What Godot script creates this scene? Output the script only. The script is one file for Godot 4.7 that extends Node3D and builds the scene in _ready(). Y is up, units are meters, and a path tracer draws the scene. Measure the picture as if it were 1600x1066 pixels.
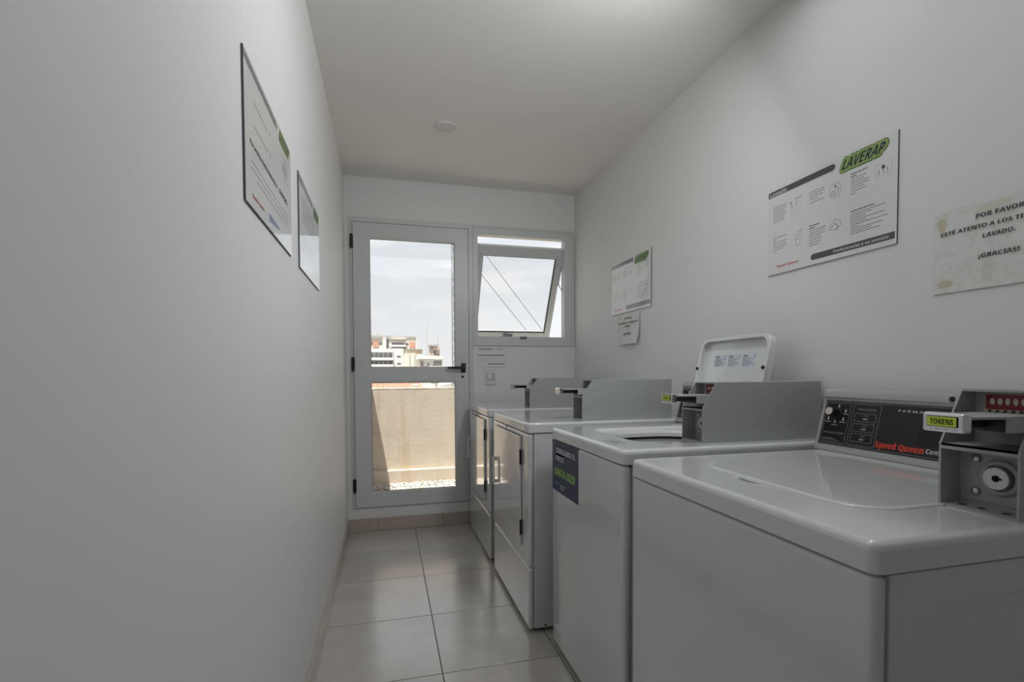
extends Node3D

# ---------------------------------------------------------------- helpers: shapes
var OFF := Vector3.ZERO            # base of the thing being built; meshes are kept relative to it
var M := {}
var rng := RandomNumberGenerator.new()

func mb() -> SurfaceTool:
	var st := SurfaceTool.new()
	st.begin(Mesh.PRIMITIVE_TRIANGLES)
	return st

func vt(st: SurfaceTool, p: Vector3, n: Vector3, uv := Vector2.ZERO):
	st.set_normal(n)
	st.set_uv(uv)
	st.add_vertex(p - OFF)

func tri(st: SurfaceTool, a: Vector3, b: Vector3, c: Vector3, na: Vector3, nb: Vector3, nc: Vector3):
	if (b - a).cross(c - a).dot(na + nb + nc) > 0.0:
		vt(st, a, na); vt(st, c, nc); vt(st, b, nb)
	else:
		vt(st, a, na); vt(st, b, nb); vt(st, c, nc)

func quad(st: SurfaceTool, a: Vector3, b: Vector3, c: Vector3, d: Vector3, n: Vector3):
	tri(st, a, b, c, n, n, n)
	tri(st, a, c, d, n, n, n)

# a box on its own axes, from (u0, v0, d0) to (u1, v1, d1)
func slab(st: SurfaceTool, o: Vector3, ux: Vector3, uy: Vector3, un: Vector3, u0: float, v0: float, u1: float, v1: float, d0: float, d1: float):
	var P := []
	for k in 8:
		P.append(o + ux * (u1 if k & 1 else u0) + uy * (v1 if k & 2 else v0) + un * (d1 if k & 4 else d0))
	quad(st, P[0], P[1], P[3], P[2], -un); quad(st, P[4], P[5], P[7], P[6], un)
	quad(st, P[0], P[1], P[5], P[4], -uy); quad(st, P[2], P[3], P[7], P[6], uy)
	quad(st, P[0], P[2], P[6], P[4], -ux); quad(st, P[1], P[3], P[7], P[5], ux)

func box(st: SurfaceTool, x0: float, y0: float, z0: float, x1: float, y1: float, z1: float):
	slab(st, Vector3.ZERO, Vector3.RIGHT, Vector3.UP, Vector3.BACK, x0, y0, x1, y1, z0, z1)

# a box with rounded edges
func rbox(st: SurfaceTool, x0: float, y0: float, z0: float, x1: float, y1: float, z1: float, r: float, n := 2):
	var c := Vector3(x0 + x1, y0 + y1, z0 + z1) * 0.5
	var h := Vector3(x1 - x0, y1 - y0, z1 - z0) * 0.5
	r = min(r, min(h.x, min(h.y, h.z)) * 0.98)
	var inner := h - Vector3(r, r, r)
	var t := []
	for i in n + 1: t.append([-1.0, -1.0 + float(i) / n])
	for i in n + 1: t.append([1.0, float(i) / n])
	for ax in 3:
		var b := (ax + 1) % 3
		var d := (ax + 2) % 3
		for s in [-1.0, 1.0]:
			var V := []
			var N := []
			for i in t.size():
				for j in t.size():
					var dir := Vector3.ZERO
					dir[ax] = s; dir[b] = tan(t[i][1] * PI / 4); dir[d] = tan(t[j][1] * PI / 4)
					dir = dir.normalized()
					var p := Vector3.ZERO
					p[ax] = s * inner[ax]; p[b] = t[i][0] * inner[b]; p[d] = t[j][0] * inner[d]
					V.append(c + p + dir * r); N.append(dir)
			var m := t.size()
			for i in m - 1:
				for j in m - 1:
					var a := i * m + j
					tri(st, V[a], V[a + m], V[a + m + 1], N[a], N[a + m], N[a + m + 1])
					tri(st, V[a], V[a + m + 1], V[a + 1], N[a], N[a + m + 1], N[a + 1])

# a flat outline pushed along un by depth; smooth: its rim is shaded round
func prism(st: SurfaceTool, poly: PackedVector2Array, o: Vector3, ux: Vector3, uy: Vector3, un: Vector3, d0: float, d1: float, smooth := false):
	var idx := Geometry2D.triangulate_polygon(poly)
	var m := poly.size()
	var area := 0.0
	for i in m: area += poly[i].cross(poly[(i + 1) % m])
	var sg := 1.0 if area > 0 else -1.0
	var P := []
	for p in poly: P.append(o + ux * p.x + uy * p.y)
	for k in range(0, idx.size(), 3):
		for e in [[d0, -un], [d1, un]]:
			tri(st, P[idx[k]] + un * e[0], P[idx[k + 1]] + un * e[0], P[idx[k + 2]] + un * e[0], e[1], e[1], e[1])
	var N := []
	for i in m:
		var e := (poly[(i + 1) % m] - poly[i]).normalized() * sg
		N.append(ux * e.y - uy * e.x)
	for i in m:
		var j := (i + 1) % m
		var na: Vector3 = N[i]
		var nb: Vector3 = N[i]
		if smooth:
			if N[(i + m - 1) % m].dot(N[i]) > 0.6: na = (N[(i + m - 1) % m] + N[i]).normalized()
			if N[j].dot(N[i]) > 0.6: nb = (N[j] + N[i]).normalized()
		tri(st, P[i] + un * d0, P[j] + un * d0, P[j] + un * d1, na, nb, nb)
		tri(st, P[i] + un * d0, P[j] + un * d1, P[i] + un * d1, na, nb, na)

# turned shape: profile of (radius, height) along axis from o
func lathe(st: SurfaceTool, o: Vector3, axis: Vector3, prof: Array, n := 20):
	var a := axis.normalized()
	var u := a.cross(Vector3.UP if absf(a.y) < 0.9 else Vector3.RIGHT).normalized()
	var v := a.cross(u)
	for k in prof.size() - 1:
		var p: Vector2 = prof[k]
		var q: Vector2 = prof[k + 1]
		var e := q - p
		if e.length() < 1e-7: continue
		e = e.normalized()
		for i in n:
			var t0 := TAU * i / n
			var t1 := TAU * (i + 1) / n
			var r0 := u * cos(t0) + v * sin(t0)
			var r1 := u * cos(t1) + v * sin(t1)
			var n0 := r0 * e.y - a * e.x
			var n1 := r1 * e.y - a * e.x
			var A := o + r0 * p.x + a * p.y
			var B := o + r1 * p.x + a * p.y
			var C := o + r1 * q.x + a * q.y
			var D := o + r0 * q.x + a * q.y
			if p.x > 1e-6: tri(st, A, B, C, n0, n1, n1)
			if q.x > 1e-6: tri(st, A, C, D, n0, n1, n0)

func rod(st: SurfaceTool, a: Vector3, b: Vector3, r: float, n := 10):
	var L := (b - a).length()
	lathe(st, a, b - a, [Vector2(0, 0), Vector2(r, 0), Vector2(r, L), Vector2(0, L)], n)

# a sheet on a grid whose outline has corner radius R, whose top follows h(x, z) and whose rim drops to skirt
func plate(st: SurfaceTool, x0: float, x1: float, z0: float, z1: float, R: float, top: float, r: float, skirt: float, step: float, h: int):
	var X := coords(x0, x1, r, step)
	var Z := coords(z0, z1, r, step)
	var P := []
	var N := []
	for xx in X:
		for zz in Z:
			var p := Vector2(xx, zz)
			var cx: float = clampf(xx, x0 + R, x1 - R)
			var cz: float = clampf(zz, z0 + R, z1 - R)
			var q := p - Vector2(cx, cz)
			if absf(q.x) > 0 and absf(q.y) > 0:
				q *= maxf(absf(q.x), absf(q.y)) / q.length()
			p = Vector2(cx, cz) + q
			P.append(Vector3(p.x, hh(p, x0, x1, z0, z1, R, top, r, h), p.y))
			var e := 0.0006
			var gx := hh(p + Vector2(e, 0), x0, x1, z0, z1, R, top, r, h) - hh(p - Vector2(e, 0), x0, x1, z0, z1, R, top, r, h)
			var gz := hh(p + Vector2(0, e), x0, x1, z0, z1, R, top, r, h) - hh(p - Vector2(0, e), x0, x1, z0, z1, R, top, r, h)
			N.append(Vector3(-gx, 2 * e, -gz).normalized())
	var m := Z.size()
	for i in X.size() - 1:
		for j in m - 1:
			var a := i * m + j
			if h == 1:
				var c: Vector3 = (P[a] + P[a + m + 1]) * 0.5
				if tub_edge(c.x, c.z) < 0: continue
			tri(st, P[a], P[a + m], P[a + m + 1], N[a], N[a + m], N[a + m + 1])
			tri(st, P[a], P[a + m + 1], P[a + 1], N[a], N[a + m + 1], N[a + 1])
	var ring := []
	for i in X.size(): ring.append(i * m)
	for j in range(1, m): ring.append((X.size() - 1) * m + j)
	for i in range(X.size() - 2, -1, -1): ring.append(i * m + m - 1)
	for j in range(m - 2, 0, -1): ring.append(j)
	var mid := Vector2(x0 + x1, z0 + z1) * 0.5
	for k in ring.size():
		var a: Vector3 = P[ring[k]]
		var b: Vector3 = P[ring[(k + 1) % ring.size()]]
		var na := rim_normal(a, x0, x1, z0, z1, R)
		var nb := rim_normal(b, x0, x1, z0, z1, R)
		var a2 := Vector3(a.x, skirt, a.z)
		var b2 := Vector3(b.x, skirt, b.z)
		tri(st, a, b, b2, na, nb, nb)
		tri(st, a, b2, a2, na, nb, na)

func rim_normal(p: Vector3, x0: float, x1: float, z0: float, z1: float, R: float) -> Vector3:
	var q := Vector2(p.x - clampf(p.x, x0 + R, x1 - R), p.z - clampf(p.z, z0 + R, z1 - R))
	return Vector3(q.x, 0, q.y).normalized()

func coords(a: float, b: float, r: float, step: float) -> Array:
	var out := []
	for i in 5: out.append(a + r * (1.0 - cos(i * PI / 10)))
	var n := int(ceil((b - a - 2 * r) / step))
	for i in n + 1: out.append(a + r + (b - a - 2 * r) * i / n)
	for i in range(4, -1, -1): out.append(b - r * (1.0 - cos(i * PI / 10)))
	return out

func rr(x: float, z: float, x0: float, x1: float, z0: float, z1: float, R: float) -> float:   # signed distance to a rounded rectangle
	var q := Vector2(absf(x - (x0 + x1) * 0.5) - (x1 - x0) * 0.5 + R, absf(z - (z0 + z1) * 0.5) - (z1 - z0) * 0.5 + R)
	return Vector2(maxf(q.x, 0), maxf(q.y, 0)).length() + minf(maxf(q.x, q.y), 0.0) - R

# the relief of a machine's top: 0 flat, 1 well and tub opening, 2 pocket for a closed lid with a finger notch
func relief(kind: int, x: float, z: float) -> float:
	if kind == 1:
		return -0.010 * (1.0 - smoothstep(-0.012, 0.004, rr(x, z, 0.787, 1.245, 1.832, 2.238, 0.06))) - 0.006 * (1.0 - smoothstep(0.0, 0.03, tub_edge(x, z)))
	if kind == 2:
		return -0.007 * (1.0 - smoothstep(0.0015, 0.004, rr(x, z, 0.790, 1.255, 2.545, 3.010, 0.075))) - 0.009 * smoothstep(2.700, 2.707, z) * clampf((2.815 - z) / 0.105, 0, 1) * smoothstep(0.764, 0.775, x) * (1.0 - smoothstep(0.790, 0.794, x))
	return 0.0

func tub_edge(x: float, z: float) -> float:
	return rr(x, z, 0.812, 1.205, 1.868, 2.228, 0.15)

func hh(p: Vector2, x0: float, x1: float, z0: float, z1: float, R: float, top: float, r: float, h: int) -> float:
	var d := maxf(0.0, -rr(p.x, p.y, x0, x1, z0, z1, R))
	var y := top + relief(h, p.x, p.y)
	if d < r: y -= r - sqrt(maxf(0.0, r * r - (r - d) * (r - d)))
	return y

# ---------------------------------------------------------------- helpers: things
func thing(called: String, label: String, category: String, at := Vector3.ZERO, group := "", kind := "") -> Node3D:
	var o := Node3D.new()
	o.name = called
	add_child(o, true)
	o.position = at
	OFF = at
	tag(o, label, category, group, kind)
	return o

func tag(o: Node, label := "", category := "", group := "", kind := ""):
	if label: o.set_meta("label", label)
	if category: o.set_meta("category", category)
	if group: o.set_meta("group", group)
	if kind: o.set_meta("kind", kind)

func put(called: String, st: SurfaceTool, m: Material, parent: Node, label := "") -> MeshInstance3D:
	var o := MeshInstance3D.new()
	o.name = called
	o.mesh = st.commit()
	o.mesh.surface_set_material(0, m)
	o.cast_shadow = GeometryInstance3D.SHADOW_CASTING_SETTING_ON
	parent.add_child(o, true)
	if label: o.set_meta("label", label)
	return o

func struct(called: String, st: SurfaceTool, m: Material, label: String, category: String) -> MeshInstance3D:
	var o := put(called, st, m, self)
	tag(o, label, category, "", "structure")
	return o

func paint(c: Color, rough := 0.5, metal := 0.0, coat := 0.0) -> StandardMaterial3D:
	var m := StandardMaterial3D.new()
	m.albedo_color = c
	m.roughness = rough
	m.metallic = metal
	if coat > 0:
		m.clearcoat_enabled = true
		m.clearcoat = coat
		m.clearcoat_roughness = 0.06
	return m

func noise(freq: float, seed_: int, octaves := 4) -> FastNoiseLite:
	var n := FastNoiseLite.new()
	n.noise_type = FastNoiseLite.TYPE_SIMPLEX_SMOOTH
	n.frequency = freq
	n.seed = seed_
	n.fractal_octaves = octaves
	return n

func noise_tex(freq: float, seed_: int, ramp: Array, size := 512) -> NoiseTexture2D:
	var t := NoiseTexture2D.new()
	t.width = size; t.height = size
	t.seamless = true
	t.noise = noise(freq, seed_, 5)
	if ramp.is_empty():
		t.as_normal_map = true
		t.bump_strength = 2.0
	else:
		var g := Gradient.new()
		g.offsets = PackedFloat32Array([0.2, 0.8])
		g.colors = PackedColorArray(ramp)
		t.color_ramp = g
	return t

# lettering: flat glyphs cut from a font, laid on a surface; h is the cap height
var fonts := {}
func font(face: String, bold: bool) -> Font:
	var key := face + str(bold)
	if not fonts.has(key):
		var f := SystemFont.new()
		f.font_names = PackedStringArray([face])
		f.font_weight = 700 if bold else 400
		fonts[key] = f
	return fonts[key]

func txt(st: SurfaceTool, s: String, o: Vector3, ux: Vector3, uy: Vector3, un: Vector3, h: float, align := 0, shear := 0.0, bold := true, face := "Droid Sans", wide := 0.0, d := 0.0003):
	var t := TextMesh.new()
	t.font = font(face, bold)
	t.text = s
	t.font_size = 32
	t.pixel_size = 0.01
	t.depth = 0.0
	t.curve_step = 2.0
	t.horizontal_alignment = HORIZONTAL_ALIGNMENT_LEFT
	t.vertical_alignment = VERTICAL_ALIGNMENT_BOTTOM
	var arr := t.get_mesh_arrays()
	var V: PackedVector3Array = arr[Mesh.ARRAY_VERTEX]
	if V.is_empty(): return
	var lo := V[0]
	var hi := V[0]
	for v in V:
		lo = lo.min(v); hi = hi.max(v)
	var k := h / (0.32 * 0.714)
	var base := baseline(s, t)
	var w := (hi.x - lo.x) * k
	var stretch := wide / w if wide > 0 else 1.0
	w *= stretch
	var x0 := -w * align * 0.5
	var I = arr[Mesh.ARRAY_INDEX]
	var idx: PackedInt32Array = I if I != null else PackedInt32Array(range(V.size()))
	for i in range(0, idx.size(), 3):
		var Q := []
		for j in 3:
			var v := V[idx[i + j]]
			var yy := (v.y - base) * k
			Q.append(o + ux * (x0 + (v.x - lo.x) * k * stretch + shear * yy) + uy * yy + un * d)
		tri(st, Q[0], Q[1], Q[2], un, un, un)

func baseline(s: String, t: TextMesh) -> float:       # the height of the foot of a capital in this mesh
	var r := TextMesh.new()
	r.font = t.font; r.font_size = t.font_size; r.pixel_size = t.pixel_size; r.depth = 0.0
	r.horizontal_alignment = t.horizontal_alignment; r.vertical_alignment = t.vertical_alignment
	r.text = "H"
	var lo := 1e9
	for v in r.get_mesh_arrays()[Mesh.ARRAY_VERTEX]: lo = minf(lo, v.y)
	return lo

# pictures for printed sheets, in millimetres from the top left
var PX := 2.0
func rect(im: Image, x: float, y: float, w: float, h: float, c: Color):
	im.fill_rect(Rect2i(int(x * PX), int(y * PX), maxi(1, int(w * PX)), maxi(1, int(h * PX))), c)

func para(im: Image, x: float, y: float, widths: Array, lead: float, thick: float, c: Color):
	for w in widths:
		var at := 0.0
		while at < w - 1.0:
			var word: float = minf(rng.randf_range(4.0, 11.0), w - at)
			rect(im, x + at, y, word, thick, c)
			at += word + 1.1
		y += lead

func stroke(im: Image, pts: Array, w: float, c: Color):
	for k in pts.size() - 1:
		var a: Vector2 = pts[k]
		var b: Vector2 = pts[k + 1]
		var n := int((b - a).length() * PX) + 1
		for i in n + 1:
			var p := a.lerp(b, float(i) / n)
			rect(im, p.x - w / 2, p.y - w / 2, w, w, c)

func oval(x: float, y: float, a: float, b: float) -> Array:
	var out := []
	for i in 25: out.append(Vector2(x + a * cos(TAU * i / 24), y + b * sin(TAU * i / 24)))
	return out

func print_quad(called: String, im: Image, o: Vector3, ux: Vector3, uy: Vector3, un: Vector3, w: float, h: float, parent: Node, rough: float, coat: float) -> MeshInstance3D:
	var m := paint(Color.WHITE, rough, 0, coat)
	m.albedo_texture = ImageTexture.create_from_image(im)
	m.texture_repeat = false
	var st := mb()
	var q := [[0, 0], [1, 0], [1, 1], [0, 0], [1, 1], [0, 1]]
	if ux.cross(-uy).dot(un) > 0: q = [[0, 0], [1, 1], [1, 0], [0, 0], [0, 1], [1, 1]]
	for c in q:
		vt(st, o + ux * (w * c[0]) - uy * (h * c[1]), un, Vector2(c[0], c[1]))
	return put(called, st, m, parent)

# ---------------------------------------------------------------- the place: sizes in metres
const XL := -0.2757      # left wall
const XR := 1.4491       # right wall
const ZB := 4.35         # wall behind the camera
const YC := 2.5285       # ceiling
const TILE := 0.46769
const ADDED_LAMP := Color(0.98, 0.99, 1.0)
const R := Vector3.RIGHT
const U := Vector3.UP
const B := Vector3.BACK

func make_sky() -> PanoramaSkyMaterial:
	var w := 1024
	var h := 512
	var im := Image.create(w, h, false, Image.FORMAT_RGBF)
	var n1 := noise(1.0, 11, 5)
	var n2 := noise(1.0, 29, 4)
	for y in h:
		var el := PI * (0.5 - (y + 0.5) / h)
		for x in w:
			var az := TAU * (x + 0.5) / w
			var d := Vector3(cos(el) * cos(az), sin(el), cos(el) * sin(az))
			var up := maxf(0.0, d.y)
			var c := Color(0.93, 0.94, 0.95).lerp(Color(0.56, 0.63, 0.73), clampf(up * 1.75, 0, 1))
			var f := n1.get_noise_3d(d.x * 2.2, d.y * 11.0, d.z * 2.2) + 0.45 * n2.get_noise_3d(d.x * 6.0, d.y * 34.0, d.z * 6.0)
			var k := clampf(smoothstep(-0.12, 0.32, f) * 0.9, 0, 1) * smoothstep(0.0, 0.12, d.y)
			c = c.lerp(Color(0.95, 0.95, 0.95), k)
			if d.y < 0: c = Color(0.42, 0.40, 0.37)
			im.set_pixel(x, y, c)
	var m := PanoramaSkyMaterial.new()
	m.panorama = ImageTexture.create_from_image(im)
	return m

func _ready():
	rng.seed = 7
	# camera
	var cam := Camera3D.new()
	cam.name = "camera"
	add_child(cam)
	var ya := deg_to_rad(14.36255)
	var pi_ := deg_to_rad(-1.73089)
	var ro := deg_to_rad(-0.2593)
	var F := Vector3(sin(ya) * cos(pi_), sin(pi_), -cos(ya) * cos(pi_))
	var r0 := Vector3(cos(ya), 0, sin(ya))
	var u0 := r0.cross(F)
	cam.transform = Transform3D(Basis(r0 * cos(ro) + u0 * sin(ro), u0 * cos(ro) - r0 * sin(ro), -F), Vector3(0, 1.13506, 3.66497))
	cam.projection = Camera3D.PROJECTION_FRUSTUM
	cam.near = 0.05
	cam.far = 2000.0
	cam.size = 2.0 * 0.05 * 533.0 / 767.979
	cam.frustum_offset = Vector2(-0.37, 73.6) / 767.979 * 0.05
	cam.current = true
	# sky, exposure
	var we := WorldEnvironment.new()
	we.name = "world_environment"
	var e := Environment.new()
	e.background_mode = Environment.BG_SKY
	e.sky = Sky.new()
	e.sky.sky_material = make_sky()
	e.tonemap_mode = Environment.TONE_MAPPER_LINEAR
	e.tonemap_exposure = 1.07
	e.sdfgi_enabled = true
	e.ssao_enabled = true
	e.ssil_enabled = true
	we.environment = e
	add_child(we)
	# sun: high, behind the building and a little to the left
	var sun := DirectionalLight3D.new()
	sun.name = "sun"
	add_child(sun)
	sun.look_at_from_position(Vector3.ZERO, Vector3(0.17, -1.0, -0.18), U)
	sun.light_color = Color(1.0, 0.97, 0.925)
	sun.light_energy = 4.7
	sun.light_angular_distance = 0.5
	sun.shadow_enabled = true

	materials()
	room()
	added_ceiling_light()
	added_flood_lamp()
	floor_tiles()
	baseboards()
	door_and_window()
	outside()
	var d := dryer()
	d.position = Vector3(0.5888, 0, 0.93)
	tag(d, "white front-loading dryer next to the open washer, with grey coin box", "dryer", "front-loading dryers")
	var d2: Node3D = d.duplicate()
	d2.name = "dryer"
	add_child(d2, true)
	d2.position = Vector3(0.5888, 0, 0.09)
	tag(d2, "white front-loading dryer farthest back, standing under the window", "dryer", "front-loading dryers")
	washer(1.7387, 2.376, 0.9106, 0.8676, true)
	washer(2.4214, 3.1330, 0.8950, 0.8488, false)
	wall_signs()
	papers()
	end_wall_fittings()

func materials():
	M.wall = paint(Color(0.87, 0.87, 0.865), 0.55)
	M.wall.normal_enabled = true
	M.wall.normal_texture = noise_tex(0.02, 3, [])
	M.wall.normal_scale = 0.08
	M.wall.uv1_triplanar = true
	M.wall.uv1_world_triplanar = true
	M.wall.uv1_scale = Vector3(1.5, 1.5, 1.5)
	M.ceiling = paint(Color(0.93, 0.92, 0.905), 0.8)
	M.sill = paint(Color(0.80, 0.80, 0.79), 0.6)
	for k in 3:
		var c: Color = [Color(0.75, 0.725, 0.69), Color(0.74, 0.715, 0.68), Color(0.76, 0.735, 0.70)][k]
		var m := paint(Color.WHITE, 0.22)
		m.metallic_specular = 0.75
		m.clearcoat_enabled = true
		m.clearcoat = 1.0
		m.clearcoat_roughness = 0.2
		m.albedo_texture = noise_tex(0.012, 40 + k, [c.darkened(0.04), c.lightened(0.04)], 256)
		m.roughness_texture = noise_tex(0.03, 50 + k, [Color(0.72, 0.72, 0.72), Color(1, 1, 1)], 256)
		m.uv1_triplanar = true
		m.uv1_world_triplanar = true
		M["tile%d" % k] = m
	M.grout = paint(Color(0.33, 0.31, 0.29), 0.9)
	M.skirting = paint(Color(0.70, 0.66, 0.61), 0.25)
	M.alu = paint(Color(0.80, 0.81, 0.81), 0.35)
	M.alu_dark = paint(Color(0.44, 0.46, 0.48), 0.4)
	M.gasket = paint(Color(0.10, 0.10, 0.11), 0.6)
	M.black = paint(Color(0.07, 0.07, 0.075), 0.4)
	M.soft_black = paint(Color(0.045, 0.045, 0.05), 0.6)
	M.glass = paint(Color(0.97, 0.985, 0.98, 0.06), 0.0)
	M.glass.transparency = BaseMaterial3D.TRANSPARENCY_ALPHA
	M.enamel = paint(Color(0.80, 0.805, 0.81), 0.1, 0, 1.0)
	M.enamel_deck = paint(Color(0.82, 0.825, 0.825), 0.14, 0, 0.6)
	M.box_grey = paint(Color(0.645, 0.655, 0.65), 0.42)
	M.box_inside = paint(Color(0.62, 0.63, 0.62), 0.5)
	M.drum = paint(Color(0.62, 0.62, 0.63), 0.4, 0.6)
	M.steel = paint(Color(0.72, 0.72, 0.72), 0.3, 0.9)
	M.chrome = paint(Color(0.86, 0.86, 0.87), 0.12, 1.0)
	M.dark_steel = paint(Color(0.20, 0.21, 0.22), 0.45, 0.3)
	M.console = paint(Color(0.64, 0.65, 0.64), 0.38)
	M.face_black = paint(Color(0.10, 0.095, 0.095), 0.35)
	M.face_line = paint(Color(0.55, 0.55, 0.55), 0.5)
	M.face_white = paint(Color(0.80, 0.80, 0.80), 0.5)
	M.red = paint(Color(0.80, 0.24, 0.17), 0.5)
	M.dark_red = paint(Color(0.52, 0.13, 0.17), 0.5)
	M.cream = paint(Color(0.80, 0.77, 0.70), 0.5)
	M.token = paint(Color(0.78, 0.85, 0.24), 0.4)
	M.navy = paint(Color(0.15, 0.18, 0.30), 0.35)
	M.navy_dark = paint(Color(0.09, 0.11, 0.20), 0.35)
	M.lime = paint(Color(0.60, 0.83, 0.25), 0.45)
	M.pale = paint(Color(0.78, 0.80, 0.84), 0.45)
	M.sign_edge = paint(Color(0.32, 0.32, 0.32), 0.5)
	M.ink = paint(Color(0.10, 0.10, 0.11), 0.6)
	M.logo_dark = paint(Color(0.27, 0.40, 0.17), 0.35)
	M.logo_green = paint(Color(0.56, 0.66, 0.38), 0.35)
	M.logo_navy = paint(Color(0.08, 0.13, 0.24), 0.35)
	M.sign_red = paint(Color(0.72, 0.12, 0.13), 0.35)
	M.white_plastic = paint(Color(0.84, 0.84, 0.83), 0.4)
	M.concrete = paint(Color.WHITE, 0.9)
	M.concrete.albedo_texture = concrete_picture()
	M.concrete.normal_enabled = true
	M.concrete.normal_texture = noise_tex(0.06, 8, [])
	M.concrete.normal_scale = 0.12
	M.concrete.uv1_triplanar = true
	M.concrete.uv1_world_triplanar = true
	M.concrete.uv1_scale = Vector3(0.5, 0.5, 0.5)
	M.cement = paint(Color(0.74, 0.70, 0.64), 0.9)
	M.cement.albedo_texture = noise_tex(0.03, 14, [Color(0.80, 0.79, 0.77), Color(1, 1, 1)], 256)
	M.cement.uv1_triplanar = true
	M.cement.uv1_world_triplanar = true

# stained cement render: blotches, a few darker runs of rain dirt and trowel marks
func concrete_picture() -> ImageTexture:
	var s := 512
	var im := Image.create(s, s, false, Image.FORMAT_RGB8)
	var a := noise(0.012, 5, 5)
	var b := noise(0.09, 6, 3)
	var streak := noise(0.03, 9, 3)
	for y in s:
		for x in s:
			var k := 0.5 + 0.35 * a.get_noise_2d(x, y) + 0.22 * b.get_noise_2d(x, y)
			var v := streak.get_noise_2d(x * 0.9, y * 0.05)
			var c := Color(0.685, 0.645, 0.59).lerp(Color(0.755, 0.72, 0.665), clampf(k, 0, 1))
			c = c.lerp(Color(0.66, 0.59, 0.49), smoothstep(0.25, 0.5, v) * 0.5)
			im.set_pixel(x, y, c)
	return ImageTexture.create_from_image(im)

func room():
	OFF = Vector3.ZERO
	var st := mb()
	box(st, XL - 0.15, -0.1, -0.16, XL, YC + 0.2, ZB + 0.15)
	struct("wall_left", st, M.wall, "white painted left wall with two glossy notices on it", "wall")
	st = mb()
	box(st, XR, -0.1, -0.16, XR + 0.15, YC + 0.2, ZB + 0.15)
	struct("wall_right", st, M.wall, "white painted right wall behind the machines", "wall")
	st = mb()
	box(st, XL, -0.1, ZB, XR, YC, ZB + 0.15)
	struct("wall_back", st, M.wall, "white wall behind the viewer", "wall")
	st = mb()
	box(st, XL, 2.248, -0.16, XR, YC, 0)
	box(st, 0.625, -0.1, -0.16, XR, 1.345, 0)
	box(st, 1.441, 1.345, -0.16, XR, 2.248, 0)
	box(st, XL, -0.1, -0.16, -0.247, 2.248, 0)
	box(st, -0.247, -0.1, -0.16, 0.625, 0.168, 0)
	struct("wall_end", st, M.wall, "white end wall around the glass door and the tilted window", "wall")
	st = mb()
	box(st, XL, YC, -0.16, XR, YC + 0.2, ZB + 0.15)
	struct("ceiling", st, M.ceiling, "plain white ceiling of the narrow room", "ceiling")

# added fill light: an unseen ceiling panel over the washers, above the picture
func added_ceiling_light():
	var at := Vector3(0.59, YC, 2.72)
	var w := 0.76
	var d := 0.54
	var t := thing("added_ceiling_light", "added unseen ceiling panel over the washers that fills the room with light, above the frame", "lamp", at)
	var st := mb()
	rbox(st, at.x - w - 0.02, YC - 0.04, at.z - d - 0.02, at.x + w + 0.02, YC, at.z + d + 0.02, 0.01)
	put("housing", st, M.white_plastic, t)
	st = mb()
	box(st, at.x - w, YC - 0.043, at.z - d, at.x + w, YC - 0.0405, at.z + d)
	var glow := paint(Color(0.8, 0.8, 0.8), 0.5)
	glow.emission_enabled = true
	glow.emission = ADDED_LAMP
	glow.emission_energy_multiplier = 0.1
	put("diffuser", st, glow, t)
	var l := AreaLight3D.new()
	l.name = "added_lamp_light"
	l.area_size = Vector2(2 * w, 2 * d)
	l.light_energy = 0.48
	l.light_color = ADDED_LAMP
	l.shadow_enabled = true
	l.set("area_range", 8.0)
	t.add_child(l)
	l.position = Vector3(0, -0.05, 0)
	l.rotation.x = -PI / 2

# added fill light: an unseen flood unit that brightens the door end
func added_flood_lamp():
	var at := Vector3(0.97, 2.33, 2.55)
	var t := thing("added_floodlight", "added unseen square flood unit that brightens the door end of the room, above the frame", "lamp", at)
	var st := mb()
	rbox(st, at.x - 0.12, at.y - 0.12, at.z, at.x + 0.12, at.y + 0.12, at.z + 0.05, 0.012)
	rod(st, Vector3(at.x, at.y + 0.1, at.z + 0.025), Vector3(at.x, at.y + 0.24, at.z + 0.14), 0.01)
	put("housing", st, M.white_plastic, t)
	st = mb()
	box(st, at.x - 0.105, at.y - 0.105, at.z - 0.003, at.x + 0.105, at.y + 0.105, at.z + 0.001)
	var glow := paint(Color(0.8, 0.8, 0.8), 0.5)
	glow.emission_enabled = true
	glow.emission = ADDED_LAMP
	glow.emission_energy_multiplier = 0.4
	put("diffuser", st, glow, t)
	var l := AreaLight3D.new()
	l.name = "added_lamp_light"
	l.area_size = Vector2(0.21, 0.21)
	l.light_energy = 0.95
	l.light_color = ADDED_LAMP
	l.shadow_enabled = true
	l.set("area_range", 8.0)
	t.add_child(l)
	l.position = Vector3(0, 0, -0.006)
	t.rotation = Vector3(deg_to_rad(-20), deg_to_rad(47), 0)

func floor_tiles():
	OFF = Vector3.ZERO
	var f := Node3D.new()
	f.name = "floor"
	add_child(f)
	tag(f, "floor of large glossy beige tiles with thin dark joints", "floor", "", "structure")
	var st := mb()
	box(st, XL, -0.1, 0, XR, -0.0015, ZB)
	put("grout", st, M.grout, f)
	var g := 0.0016
	var n := 0
	for i in range(-1, 4):
		for j in range(-1, 9):
			var x0 := maxf(XL, 0.19377 + i * TILE + g)
			var x1 := minf(XR, 0.19377 + (i + 1) * TILE - g)
			var z0 := maxf(0.0, 0.42553 + j * TILE + g)
			var z1 := minf(ZB, 0.42553 + (j + 1) * TILE - g)
			if x1 - x0 < 0.01 or z1 - z0 < 0.01: continue
			st = mb()
			var dy := rng.randf_range(-0.0003, 0.0002)
			rbox(st, x0, -0.008, z0, x1, dy, z1, 0.0012, 1)
			put("tile", st, M["tile%d" % (n * 7 % 3)], f)
			n += 1

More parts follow.
